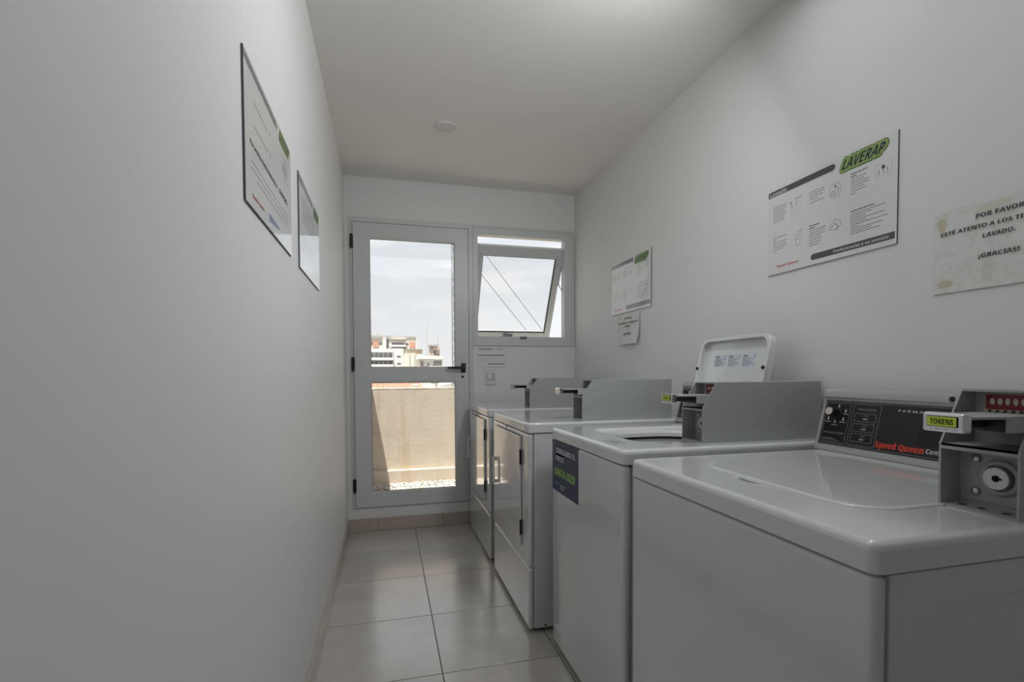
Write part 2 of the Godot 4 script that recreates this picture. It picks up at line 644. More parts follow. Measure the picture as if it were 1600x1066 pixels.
func baseboards():
	for side in 2:
		var o := Node3D.new()
		o.name = "baseboard_left" if side == 0 else "baseboard_end"
		add_child(o)
		OFF = Vector3.ZERO
		tag(o, "row of glossy beige skirting tiles along the left wall" if side == 0 else "row of beige skirting tiles below the glass door", "baseboard", "", "structure")
		if side == 0:
			var z := 1.82 - 4 * TILE
			while z < ZB:
				var st := mb()
				rbox(st, XL, 0.001, maxf(0.0105, z + 0.0012), XL + 0.009, 0.097, minf(ZB, z + TILE - 0.0012), 0.0018, 1)
				put("tile", st, M.skirting, o)
				z += TILE
		else:
			var x := 0.40 - 2 * TILE
			while x < XR:
				var st := mb()
				rbox(st, maxf(XL, x + 0.0012), 0.001, 0, minf(XR, x + TILE - 0.0012), 0.093, 0.009, 0.0018, 1)
				put("tile", st, M.skirting, o)
				x += TILE

# four mitred bars round an opening; returns nothing, adds parts
func mitred(parent: Node, names: Array, o: Vector3, ux: Vector3, uy: Vector3, un: Vector3, u0: float, v0: float, u1: float, v1: float, w: Array, d0: float, d1: float, m: Material, step := 0.0):
	# w: widths left, right, bottom, top
	var g := 0.0004
	var L := [[Vector2(u0, v0 + g), Vector2(u0, v1 - g), Vector2(u0 + w[0], v1 - w[3] - g), Vector2(u0 + w[0], v0 + w[2] + g)],
		[Vector2(u1, v0 + g), Vector2(u1, v1 - g), Vector2(u1 - w[1], v1 - w[3] - g), Vector2(u1 - w[1], v0 + w[2] + g)],
		[Vector2(u0 + g, v0), Vector2(u1 - g, v0), Vector2(u1 - w[1] - g, v0 + w[2]), Vector2(u0 + w[0] + g, v0 + w[2])],
		[Vector2(u0 + g, v1), Vector2(u1 - g, v1), Vector2(u1 - w[1] - g, v1 - w[3]), Vector2(u0 + w[0] + g, v1 - w[3])]]
	for k in 4:
		if w[k] <= 0: continue
		var st := mb()
		prism(st, PackedVector2Array(L[k]), o, ux, uy, un, d0, d1)
		if step > 0:            # a raised rib along the inner edge
			var s: float = 0.62
			var q := [L[k][0].lerp(L[k][3], s), L[k][1].lerp(L[k][2], s), L[k][2], L[k][3]]
			prism(st, PackedVector2Array(q), o, ux, uy, un, d1, d1 + step)
		put(names[k], st, m, parent)

func door_and_window():
	var at := Vector3(0.19, 0.17, 0)
	var t := thing("door_1", "white aluminium glass door with black lever and hinges, in the end wall", "door", at, "", "structure")
	# fixed frame
	mitred(t, ["jamb", "jamb", "threshold", "head"], Vector3.ZERO, R, U, B, -0.247, 0.168, 0.638, 2.248, [0.024, 0.034, 0.006, 0.038], -0.07, 0.004, M.alu, 0.006)
	# leaf
	mitred(t, ["stile", "stile", "bottom_rail", "top_rail"], Vector3.ZERO, R, U, B, -0.2195, 0.1765, 0.6005, 2.2065, [0.1075, 0.0955, 0.0995, 0.100], -0.045, 0.012, M.alu)
	mitred(t, ["gap_light_stop", "gap_light_stop", "gap_light_stop", "gap_light_stop"], Vector3.ZERO, R, U, B, -0.2235, 0.1735, 0.6045, 2.2105, [0.004, 0.004, 0.003, 0.004], -0.044, -0.006, M.gasket)  # black strips added in the leaf gap to stop light and keep it dark
	var st := mb()
	box(st, -0.112, 1.0765, -0.045, 0.505, 1.177, 0.0115)
	put("middle_rail", st, M.alu, t)
	for v in [[0.276, 1.0765], [1.177, 2.1065]]:
		st = mb()
		box(st, -0.108, v[0] + 0.003, -0.024, 0.501, v[1] - 0.003, -0.018)
		put("glass_pane", st, M.glass, t)
		mitred(t, ["glazing_bead", "glazing_bead", "glazing_bead", "glazing_bead"], Vector3.ZERO, R, U, B, -0.112, v[0], 0.505, v[1], [0.007, 0.007, 0.007, 0.007], -0.017, 0.006, M.alu)
		mitred(t, ["gasket", "gasket", "gasket", "gasket"], Vector3.ZERO, R, U, B, -0.112, v[0], 0.505, v[1], [0.0095, 0.0095, 0.0095, 0.0095], -0.0179, -0.012, M.gasket)
	for y in [2.07, 1.205, 0.335]:
		st = mb()
		rod(st, Vector3(-0.2265, y - 0.05, 0.015), Vector3(-0.2265, y - 0.002, 0.015), 0.0085)
		rod(st, Vector3(-0.2265, y + 0.002, 0.015), Vector3(-0.2265, y + 0.05, 0.015), 0.0085)
		rbox(st, -0.238, y - 0.045, 0.009, -0.215, y + 0.045, 0.016, 0.002, 1)
		put("hinge", st, M.black, t, "black hinge")
	st = mb()
	rbox(st, 0.542, 1.142, 0.012, 0.576, 1.212, 0.022, 0.005)
	var h := put("handle", st, M.black, t, "black lever handle")
	st = mb()
	lathe(st, Vector3(0.559, 1.177, 0.02), B, [Vector2(0.012, 0), Vector2(0.011, 0.03), Vector2(0.012, 0.044), Vector2(0, 0.046)], 16)
	prism(st, PackedVector2Array([Vector2(0.437, 1.171), Vector2(0.437, 1.184), Vector2(0.50, 1.187), Vector2(0.565, 1.189), Vector2(0.568, 1.177), Vector2(0.565, 1.165), Vector2(0.50, 1.167)]), Vector3.ZERO, R, U, B, 0.05, 0.064, true)
	rbox(st, 0.432, 1.172, 0.046, 0.444, 1.183, 0.064, 0.004)
	put("lever", st, M.black, h)
	st = mb()
	lathe(st, Vector3(0.553, 1.112, 0.012), B, [Vector2(0.0095, 0), Vector2(0.0095, 0.002), Vector2(0.007, 0.003), Vector2(0, 0.003)], 16)
	box(st, 0.5515, 1.098, 0.012, 0.5545, 1.111, 0.0155)
	put("keyhole", st, M.black, t)

	t = thing("window_1", "white tilt-out window beside the door, its sash pushed open at the bottom", "window", Vector3(1.03, 1.345, 0), "", "structure")
	mitred(t, ["frame_side", "frame_side", "frame_sill", "frame_head"], Vector3.ZERO, R, U, B, 0.6385, 1.3455, 1.4405, 2.2475, [0.036, 0.075, 0.07, 0.068], -0.07, 0.004, M.alu)
	mitred(t, ["cover_strip", "cover_strip", "cover_strip", "cover_strip"], Vector3.ZERO, R, U, B, 0.6385, 1.3455, 1.4405, 2.2475, [0.010, 0.02, 0.014, 0.016], 0.004, 0.010, M.alu)
	# the sash, hung at its top and leaning out
	var o := Vector3(0.677, 2.092, -0.022)
	var d := Vector3(0, 1.436 - 2.092, -0.385 + 0.022)
	var L := d.length()
	var uy := -d.normalized()
	var un := R.cross(uy)
	st = mb()
	slab(st, o, R, uy, un, 0, -0.016, 0.688, 0.012, -0.055, 0.003)
	var s := put("sash", st, M.alu, t)
	mitred(s, ["sash_side", "sash_side", "sash_bottom_rail", "sash_top_rail"], o, R, uy, un, 0, -L, 0.688, -0.012, [0.048, 0.048, 0.05, 0.05], -0.04, 0.004, M.alu)
	mitred(s, ["gasket", "gasket", "gasket", "gasket"], o, R, uy, un, 0.046, -L + 0.048, 0.642, -0.06, [0.006, 0.006, 0.006, 0.006], -0.02, 0.0, M.gasket)
	st = mb()
	slab(st, o, R, uy, un, 0.046, -L + 0.048, 0.642, -0.06, -0.026, -0.0205)
	put("glass_pane", st, M.glass, s)
	st = mb()
	slab(st, o, R, uy, un, 0.276, -L + 0.012, 0.356, -L + 0.034, 0.004, 0.020)
	slab(st, o, R, uy, un, 0.285, -L + 0.030, 0.31, -L + 0.05, 0.012, 0.022)
	put("latch", st, M.alu_dark, s, "grey cam latch")
	st = mb()
	rbox(st, 1.0, 1.400, 0.004, 1.053, 1.4175, 0.014, 0.003)
	rod(st, Vector3(1.02, 1.409, 0.012), Vector3(1.04, 1.409, 0.018), 0.006)
	put("keeper", st, M.alu_dark, t)
	for x in [0.682, 1.360]:
		st = mb()
		var a := Vector3(x, 1.99, -0.045)
		var m := Vector3(x, 1.85, -0.125)
		var b2 := Vector3(x, 1.79, -0.045)
		rod(st, a, m, 0.004, 6)
		rod(st, m, b2, 0.004, 6)
		rod(st, m - R * 0.006, m + R * 0.006, 0.007, 8)
		put("stay_arm", st, M.steel, t)

# ---------------------------------------------------------------- outside: a roof terrace and the town behind it
func outside():
	OFF = Vector3.ZERO
	var st := mb()
	box(st, -0.6, -0.25, -1.45, 3.4, 0.03, -0.16)
	struct("terrace_slab", st, M.cement, "cement floor of the terrace under the gravel", "floor")
	var t := thing("parapet", "sunlit beige rendered parapet wall beyond the glass door", "parapet", Vector3(1.3, 0.03, -1.4), "", "structure")
	st = mb()
	box(st, -0.6, -0.2, -1.45, 3.4, 0.975, -1.30)
	put("rendered_wall", st, M.concrete, t)
	st = mb()
	rbox(st, -0.6, 0.975, -1.455, 3.4, 0.993, -1.2995, 0.002, 1)
	put("coping", st, M.cement, t)
	st = mb()
	rbox(st, -0.6, 0.0, -1.302, 3.4, 0.19, -1.245, 0.006, 1)
	put("plinth", st, M.concrete, t)
	t = thing("side_parapet", "shaded return wall at the left end of the terrace", "parapet", Vector3(-0.25, 0.03, -0.75), "", "structure")
	st = mb()
	box(st, -0.36, 0.0, -1.30, -0.138, 0.975, -0.16)
	put("rendered_wall", st, M.concrete, t)
	st = mb()
	rbox(st, -0.365, 0.975, -1.30, -0.134, 0.993, -0.16, 0.004, 1)
	put("coping", st, M.cement, t)
	gravel()
	mast()
	town()

func gravel():
	var st := mb()
	OFF = Vector3.ZERO
	var sp := SphereMesh.new()
	sp.radial_segments = 8; sp.rings = 5; sp.radius = 1.0; sp.height = 2.0
	var arr := sp.get_mesh_arrays()
	var V: PackedVector3Array = arr[Mesh.ARRAY_VERTEX]
	var I: PackedInt32Array = arr[Mesh.ARRAY_INDEX]
	var nn := noise(0.9, 77, 2)
	for i in range(0, I.size(), 3):
		var p := []
		for k in 3:
			var v := V[I[i + k]]
			p.append(v * (1.0 + 0.35 * nn.get_noise_3d(v.x, v.y, v.z)))
		tri(st, p[0], p[1], p[2], p[0].normalized(), p[1].normalized(), p[2].normalized())
	var mesh := st.commit()
	var m := paint(Color.WHITE, 0.85)
	m.vertex_color_use_as_albedo = true
	mesh.surface_set_material(0, m)
	var mm := MultiMesh.new()
	mm.transform_format = MultiMesh.TRANSFORM_3D
	mm.use_colors = true
	mm.mesh = mesh
	mm.instance_count = 5200
	for i in 5200:
		var s := rng.randf_range(0.006, 0.013)
		var b := Basis.from_euler(Vector3(rng.randf() * TAU, rng.randf() * TAU, rng.randf() * TAU)).scaled(Vector3(s, s * rng.randf_range(0.55, 0.8), s * rng.randf_range(0.8, 1.3)))
		var z := -1.24 + 0.62 * pow(rng.randf(), 1.2)
		mm.set_instance_transform(i, Transform3D(b, Vector3(rng.randf_range(-0.13, 1.5), 0.03 + rng.randf_range(0.004, 0.028) + maxf(0, -1.12 - z) * 0.1, z)))
		var c := Color(0.58, 0.54, 0.48).lerp(Color(0.30, 0.27, 0.23), rng.randf() * 0.9)
		mm.set_instance_color(i, c)
	var o := MultiMeshInstance3D.new()
	o.name = "gravel"
	o.multimesh = mm
	add_child(o)
	tag(o, "pale pebbles spread on the terrace at the foot of the parapet", "gravel", "", "stuff")

func mast():
	var x := 0.730
	var z := -1.52
	var t := thing("antenna_mast", "thin steel lattice mast behind the right edge of the door glass", "mast", Vector3(x, 0.0, z))
	var legs := [Vector3(x - 0.055, 0, z + 0.03), Vector3(x + 0.055, 0, z + 0.03), Vector3(x, 0, z - 0.06)]
	for a in legs:
		var st := mb()
		rod(st, a + U * -0.1, a + U * 3.4, 0.007, 8)
		put("leg", st, M.steel, t)
	var st := mb()
	for k in 22:
		for i in 3:
			var a: Vector3 = legs[i]
			var b: Vector3 = legs[(i + 1) % 3]
			rod(st, a + U * (k * 0.155), b + U * ((k + 1) * 0.155), 0.0035, 6)
			rod(st, a + U * (k * 0.155), b + U * (k * 0.155), 0.0035, 6)
	put("lattice", st, M.steel, t)
	for g in [[Vector3(1.055, 2.352, -1.38), Vector3(1.629, 1.612, -1.38)], [Vector3(0.973, 2.187, -1.38), Vector3(1.45, 1.609, -1.38)]]:
		var dir: Vector3 = (g[1] - g[0]).normalized()
		var a: Vector3 = g[0] + dir * ((0.78 - g[0].x) / dir.x)
		var b: Vector3 = g[0] + dir * ((0.995 - g[0].y) / dir.y)
		var first: bool = g[0].x > 1.0
		var w := thing("guy_wire", "upper of the two guy wires crossing the tilted window" if first else "lower of the two guy wires crossing the tilted window", "wire", b)
		st = mb()
		rod(st, a + B * -0.1, b, 0.0036, 6)
		put("cable", st, M.alu_dark, w)
		st = mb()
		rod(st, b - dir * 0.09, b, 0.009, 8)
		put("turnbuckle", st, M.steel, w)

# a slab of wall or a window on the front of a far building
func bit(parent: Node, called: String, m: Material, r: Array, z: float, deep: float, out := 0.0):
	var st := mb()
	box(st, r[0], r[1], z - deep, r[2], r[3], z + out)
	put(called, st, m, parent)

func town():
	var white := paint(Color(0.90, 0.89, 0.875), 0.9)
	var cream := paint(Color(0.87, 0.85, 0.81), 0.9)
	var pinkish := paint(Color(0.80, 0.70, 0.64), 0.9)
	var orange := paint(Color(0.80, 0.60, 0.50), 0.9)
	var dark_glass_and_shade := paint(Color(0.36, 0.38, 0.40), 0.12)  # dark window glass, also painted in for the shade of a stair recess
	var pane := paint(Color(0.46, 0.48, 0.50), 0.15)
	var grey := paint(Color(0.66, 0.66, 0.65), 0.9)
	var terracotta := paint(Color(0.58, 0.41, 0.34), 0.9)
	OFF = Vector3.ZERO
	var st := mb()
	box(st, -600, -26, -900, 700, -25, -6)
	struct("ground", st, paint(Color(0.42, 0.40, 0.37), 1.0), "streets and low town far below the terrace", "ground")

	var t := thing("apartment_building", "tall far apartment block with orange brick panels and long window bands", "building", Vector3(1.5, -25, -215))
	bit(t, "wall", cream, [-13.0, -25, 12.8, 16.1], -210, 14)
	bit(t, "roof_parapet", grey, [-13.2, 16.1, 8.0, 17.1], -210, 6, 0.4)
	bit(t, "roof_parapet", grey, [8.0, 16.2, 12.4, 17.0], -210, 6, 0.2)
	bit(t, "brick_panel", orange, [-5.2, 12.3, -3.0, 14.9], -210, 0.1, 0.15)
	bit(t, "brick_panel", orange, [9.7, 12.1, 12.1, 14.8], -210, 0.1, 0.15)
	bit(t, "pillar", white, [-1.2, 9.0, 0.1, 16.1], -210, 0.1, 0.9)
	for r in [[-5.9, 13.2, -5.35, 14.3], [-2.8, 13.4, -1.5, 14.2], [0.4, 12.0, 1.2, 15.6], [8.2, 13.4, 9.3, 14.1], [-8.2, 13.3, -6.6, 14.4]]:  # the tall narrow one is a stair recess, its shade painted as glass
		bit(t, "window", dark_glass_and_shade, r, -210, 0.1, 0.08)
	for k in 4:
		bit(t, "window_pane", pane, [2.3 + k * 1.32, 13.35, 3.5 + k * 1.32, 14.3], -210, 0.1, 0.06)
	bit(t, "balcony", white, [1.7, 12.5, 8.2, 13.3], -210, 0.1, 1.3)
	bit(t, "balcony_slab_and_shade", grey, [2.1, 15.35, 8.1, 15.6], -210, 0.1, 1.3)  # grey strip paints the shade under the white slab above it
	bit(t, "balcony_slab_and_shade", white, [2.1, 15.6, 8.2, 15.8], -210, 0.1, 1.5)
	bit(t, "window_band", pane, [3.0, 11.6, 8.3, 12.45], -210, 0.1, 0.3)
	for q in [[-4.0, 17.1, -3.2, 18.2], [-0.8, 17.1, -0.5, 17.7], [3.6, 17.1, 5.4, 17.5], [11.2, 17.0, 11.5, 17.8]]:
		bit(t, "roof_tank", grey, q, -212, 1.0)

	t = thing("balcony_building", "white far block with two rows of glazed balconies", "building", Vector3(-1.0, -25, -172))
	bit(t, "back_wall", white, [-9.0, -25, 2.4, 9.4], -167.2, 8)
	for r in [[-9.0, -25.0, 2.4, 4.2], [-9.0, 5.65, 2.4, 6.45], [-9.0, 8.4, 2.4, 9.4], [-9.0, 4.2, -5.3, 5.65], [-9.0, 6.45, -5.3, 8.4], [2.2, 4.2, 2.4, 5.65], [2.2, 6.45, 2.4, 8.4]]:
		bit(t, "wall", white, r, -165, 2.2)
	bit(t, "side_block", white, [2.5, -25, 5.6, 9.6], -165.3, 10)
	for r in [[6.45, 8.4], [4.2, 5.65]]:
		for k in 5:
			bit(t, "window_pane", pane, [-5.2 + k * 1.5, r[0] + 0.2, -4.0 + k * 1.5, r[1] - 0.25], -167.1, 0.1, 0.1)
		bit(t, "balcony", white, [-7.6, r[0] - 0.75, 2.4, r[0] + 0.05], -165, 0.1, 1.2)
	bit(t, "window_band", pane, [-4.1, 3.0, 2.4, 3.55], -165, 0.1, 0.1)
	for r in [[3.5, 6.8, 4.8, 7.2], [3.5, 4.4, 4.8, 4.8]]: bit(t, "slit_window", dark_glass_and_shade, r, -165.3, 0.1, 0.08)

	t = thing("beige_building", "plain pale far block with a beige top storey", "building", Vector3(8.4, -25, -160))
	bit(t, "wall", cream, [5.6, -25, 9.4, 7.5], -156, 6)
	bit(t, "wall", white, [9.5, -25, 11.3, 7.4], -156.3, 6)
	bit(t, "top_storey", paint(Color(0.76, 0.70, 0.62), 0.9), [6.3, 7.5, 11.3, 8.8], -156.5, 5)
	bit(t, "roof_edge", grey, [6.2, 8.8, 11.5, 9.0], -156.5, 5, 0.3)
	bit(t, "downpipe", grey, [7.2, 2.2, 7.35, 7.4], -156, 0.1, 0.15)
	bit(t, "downpipe", grey, [8.8, 2.2, 8.95, 7.4], -156, 0.1, 0.15)

	t = thing("flat_roofed_house", "low white far house with a thick flat roof and lattice window", "building", Vector3(12.2, -25, -139))
	bit(t, "wall", white, [8.9, -25, 15.4, 5.15], -135, 7)
	bit(t, "roof", white, [8.6, 5.15, 15.6, 6.05], -135, 8, 0.7)
	bit(t, "window", dark_glass_and_shade, [12.8, 3.3, 15.1, 4.75], -135, 0.1, 0.05)
	for k in 6: bit(t, "window_bar", grey, [12.95 + k * 0.38, 3.3, 13.07 + k * 0.38, 4.75], -135, 0.0, 0.12)
	bit(t, "doorway", pane, [9.4, 3.2, 10.0, 4.5], -135, 0.1, 0.05)
	bit(t, "doorway", pane, [11.2, 3.2, 11.6, 4.1], -135, 0.1, 0.05)
	bit(t, "awning", grey, [10.0, 4.55, 12.7, 4.95], -135, 0.0, 0.9)
	bit(t, "balcony", white, [11.4, 2.7, 15.6, 3.25], -135, 0.1, 0.8)
	bit(t, "post", pinkish, [9.0, 1.0, 9.25, 5.1], -135, 0.0, 0.4)

	t = thing("stair_tower", "narrow pinkish far tower with a flat grey cap", "building", Vector3(17.5, -25, -183))
	bit(t, "wall", pinkish, [15.8, -25, 19.3, 11.3], -180, 5)
	bit(t, "roof", grey, [15.4, 11.3, 18.4, 11.85], -180, 5, 0.5)
	bit(t, "ledge", grey, [17.0, 9.9, 19.5, 10.2], -180, 0.1, 0.5)
	for r in [[16.2, 10.3, 16.9, 10.8], [17.2, 8.2, 17.9, 9.6], [18.3, 7.7, 18.9, 8.4]]: bit(t, "window", dark_glass_and_shade, r, -180, 0.1, 0.08)
	bit(t, "water_tank", grey, [18.3, 11.3, 19.1, 12.2], -181, 1.0)

	for a in [[13.9, 18.3, "taller thin antenna pole above the far roofs"], [17.65, 15.4, "shorter thin antenna pole rising by the pinkish tower"]]:
		t = thing("antenna_pole", a[2], "antenna", Vector3(a[0], -25, -170), "antenna poles on the far roofs")
		st = mb()
		rod(st, Vector3(a[0], -25, -170), Vector3(a[0], a[1], -170), 0.07, 6)
		for k in 3: rod(st, Vector3(a[0] - 0.35, a[1] - 0.8 - k * 1.2, -170), Vector3(a[0] + 0.35, a[1] - 0.8 - k * 1.2, -170), 0.04, 5)
		put("pole", st, grey, t)

	t = thing("tiled_roof_house", "low house with a terracotta roof just above the parapet", "house", Vector3(0.5, -25, -24))
	st = mb()
	box(st, -5, -25, -31.5, 1.72, 0.3, -20)
	put("wall", st, pinkish, t)
	var slope := (Vector3(0, 0.88, -29) - Vector3(0, 0.36, -19.6)).normalized()
	var o := Vector3(-5.2, 0.36, -19.6)
	st = mb()
	slab(st, o, R, slope, slope.cross(R) * -1.0, 0, 0, 7.0, 9.4, -0.15, 0.0)
	var roof := put("roof", st, terracotta, t)
	var un := R.cross(slope)
	for k in 26:
		st = mb()
		var u := 0.1 + k * 0.265
		var arc := PackedVector2Array()
		for i in 7: arc.append(Vector2(u + 0.09 + 0.09 * cos(PI - PI * i / 6), 0.07 * sin(PI * i / 6)))
		prism(st, arc, o, R, un, slope, 0, 9.4, true)
		put("tile_row", st, terracotta, roof)
	bit(t, "chimney", cream, [1.03, 0.35, 1.27, 0.69], -17, 0.3)
	bit(t, "flue", pinkish, [1.07, 0.40, 1.13, 0.66], -17, 0.0, 0.02)
	bit(t, "flue", pinkish, [1.17, 0.40, 1.23, 0.66], -17, 0.0, 0.02)
	t = thing("white_gable_house", "white rendered gable right of the terracotta roof", "house", Vector3(2.8, -25, -19))
	st = mb()
	prism(st, PackedVector2Array([Vector2(1.75, -25), Vector2(4.6, -25), Vector2(4.6, 0.9), Vector2(2.75, 0.72), Vector2(1.75, 0.42)]), Vector3(0, 0, -18), R, U, B, -3, 0)
	put("wall", st, paint(Color(0.78, 0.77, 0.75), 0.9), t)
	bit(t, "pier", paint(Color(0.66, 0.61, 0.53), 0.9), [2.06, -2.0, 2.15, 0.74], -18, 0.0, 0.2)

# ---------------------------------------------------------------- machines
# the coin box bolted on a machine; at: foot of its open front, far side; top: height of its lid
func coin_meter(parent: Node, at: Vector3, w: float, l: float, top: float, marked: bool):
	var h := top - at.y
	var f := 0.112                        # height of the lower, open front
	var st := mb()
	var side := PackedVector2Array([Vector2(0, 0), Vector2(l, 0), Vector2(l, h), Vector2(0.05, h), Vector2(0, f)])
	prism(st, side, at, R, U, B, 0, 0.0035)
	prism(st, side, at + B * (w - 0.0035), R, U, B, 0, 0.0035)
	var i0 := at + B * 0.0035
	var iw := w - 0.007
	slab(st, i0, R, U, B, 0, 0, l, 0.004, 0, iw)
	slab(st, i0, R, U, B, 0.049, h - 0.004, l, h, 0, iw)
	slab(st, i0, R, U, B, l - 0.004, 0, l, h, 0, iw)
	slab(st, i0, R, U, B, 0.0, f - 0.004, 0.085, f, 0, iw)
	slab(st, i0, R, U, B, 0.0, f - 0.010, 0.003, f, 0, iw)
	slab(st, i0, R, U, B, 0.081, f, 0.085, h, 0, iw)
	slab(st, i0, R, U, B, 0.048, 0.004, 0.051, f - 0.004, 0, iw)
	slab(st, i0, R, U, B, 0.0, 0.004, 0.048, 0.034, -0.0005, 0.001)
	var m := put("coin_meter", st, M.box_grey, parent, "grey sheet steel coin box with sloped open front")
	# recessed lock plate
	st = mb()
	slab(st, i0, R, U, B, 0.044, 0.012, 0.048, f - 0.012, 0.016, iw - 0.004)
	put("lock_plate", st, M.box_inside, m)
	for v in [0.028, f - 0.026]:
		for u in [0.028, iw - 0.014]:
			st = mb()
			lathe(st, i0 + Vector3(0.044, v, u), -R, [Vector2(0.0078, 0), Vector2(0.0078, 0.002), Vector2(0.006, 0.005), Vector2(0.003, 0.0062), Vector2(0, 0.0066)], 14)
			put("bolt", st, M.steel, m)
	st = mb()
	lathe(st, i0 + Vector3(0.044, 0.058, iw * 0.58), -R, [Vector2(0.031, 0), Vector2(0.031, 0.003), Vector2(0.028, 0.006), Vector2(0.023, 0.006), Vector2(0.022, 0.002), Vector2(0.0, 0.002)], 28)
	put("lock_collar", st, M.box_inside, m)
	st = mb()
	lathe(st, i0 + Vector3(0.043, 0.058, iw * 0.58), -R, [Vector2(0.020, 0), Vector2(0.020, 0.011), Vector2(0.0185, 0.013), Vector2(0.0058, 0.013), Vector2(0.0058, 0.004), Vector2(0, 0.004)], 28)
	put("lock_barrel", st, M.steel, m)
	st = mb()
	lathe(st, i0 + Vector3(0.0386, 0.058, iw * 0.58), -R, [Vector2(0.0056, 0), Vector2(0, 0.0004)], 14)
	slab(st, i0 + Vector3(0.030, 0.058, iw * 0.58), R, U, B, -0.0004, -0.002, 0.001, 0.002, 0.003, 0.0085)
	put("keyway", st, M.soft_black, m)
	for u in [0.02, 0.05, 0.085]:
		st = mb()
		lathe(st, i0 + Vector3(0.024, 0.0041, u), U, [Vector2(0.007, 0), Vector2(0, 0.0003)], 14)
		put("drain_hole", st, M.soft_black, m)
	# upper works: coin chart, pins
	st = mb()
	slab(st, i0, R, U, B, 0.0785, h - 0.036, 0.081, h - 0.010, 0.018, iw - 0.002)
	put("coin_chart", st, M.dark_red, m, "dark red strip with pale ovals")
	st = mb()
	for k in 5:
		var el := PackedVector2Array()
		for j in 16: el.append(Vector2(0.0036 * cos(TAU * j / 16), 0.0062 * sin(TAU * j / 16)))
		prism(st, el, i0 + Vector3(0.0785, h - 0.0215, 0.028 + k * 0.0112), B, U, -R, 0, 0.0006, true)
	put("chart_oval", st, M.cream, m)
	st = mb()
	slab(st, i0, R, U, B, 0.076, h - 0.050, 0.081, h - 0.036, 0.016, iw - 0.001)
	put("chart_ledge", st, M.cream, m)
	st = mb()
	for k in 5:
		var c := i0 + Vector3(0.074, h - 0.037, 0.028 + k * 0.0112)
		rod(st, c, c + Vector3(-0.006, -0.008, -0.003), 0.0018, 6)
		rod(st, c + Vector3(-0.006, -0.008, -0.003), c + Vector3(-0.006, -0.018, -0.003), 0.0018, 6)
	put("coin_pin", st, M.soft_black, m)
	# slide: a channel that sticks out in front, dark bar under it, chrome push plate at its end
	var zc := iw * 0.5 + 0.018
	st = mb()
	prism(st, PackedVector2Array([Vector2(-0.088, zc - 0.026), Vector2(-0.088, zc + 0.026), Vector2(-0.02, zc + 0.036), Vector2(0.078, zc + 0.036), Vector2(0.078, zc - 0.05), Vector2(-0.02, zc - 0.05)]), i0 + U * (h - 0.044), R, B, U, 0, 0.004)
	slab(st, i0, R, U, B, -0.02, h - 0.066, 0.078, h - 0.044, zc + 0.0325, zc + 0.036)
	put("slide_cover", st, M.box_grey, m)
	st = mb()
	slab(st, i0, R, U, B, -0.086, h - 0.060, 0.075, h - 0.0445, zc - 0.022, zc + 0.0)
	slab(st, i0, R, U, B, -0.01, h - 0.066, 0.075, h - 0.0445, zc - 0.045, zc + 0.03)
	put("slide_bar", st, M.dark_steel, m)
	st = mb()
	rbox(st, i0.x - 0.106, at.y + h - 0.065, i0.z + zc - 0.031, i0.x - 0.088, at.y + h - 0.034, i0.z + zc + 0.031, 0.004)
	for k in 5:
		rod(st, i0 + Vector3(-0.1065, h - 0.0605, zc - 0.024 + k * 0.012), i0 + Vector3(-0.1065, h - 0.0605, zc - 0.018 + k * 0.012), 0.0013, 6)
	var p := put("push_plate", st, M.chrome, m, "chrome push plate")
	if marked:
		st = mb()
		rbox(st, i0.x - 0.1075, at.y + h - 0.0565, i0.z + zc - 0.0225, i0.x - 0.1055, at.y + h - 0.0395, i0.z + zc + 0.0225, 0.001, 1)
		put("label_border", st, M.soft_black, m)
		st = mb()
		slab(st, i0, R, U, B, -0.1082, h - 0.0553, -0.1072, h - 0.0407, zc - 0.0212, zc + 0.0212)
		put("token_label", st, M.token, m, "yellow-green label reading TOKENS")
		st = mb()
		txt(st, "TOKENS", i0 + Vector3(-0.1082, h - 0.0525, zc), B, U, -R, 0.0088, 1, 0.0, true, "Droid Sans", 0.034)
		put("lettering", st, M.soft_black, m)
	# small fittings on the outside
	st = mb()
	lathe(st, at + Vector3(l - 0.115, h, w * 0.5), U, [Vector2(0.007, 0), Vector2(0.0065, 0.003), Vector2(0, 0.004)], 12)
	put("bolt", st, M.steel, m)
	st = mb()
	lathe(st, at + Vector3(0.022, 0.046, w), B, [Vector2(0.003, 0), Vector2(0.0025, 0.0012), Vector2(0, 0.0014)], 10)
	put("rivet", st, M.steel, m)
	st = mb()
	slab(st, at, R, U, B, l - 0.086, h - 0.030, l - 0.048, h - 0.0235, w, w + 0.0007)
	put("maker_plate", st, M.box_inside, m)

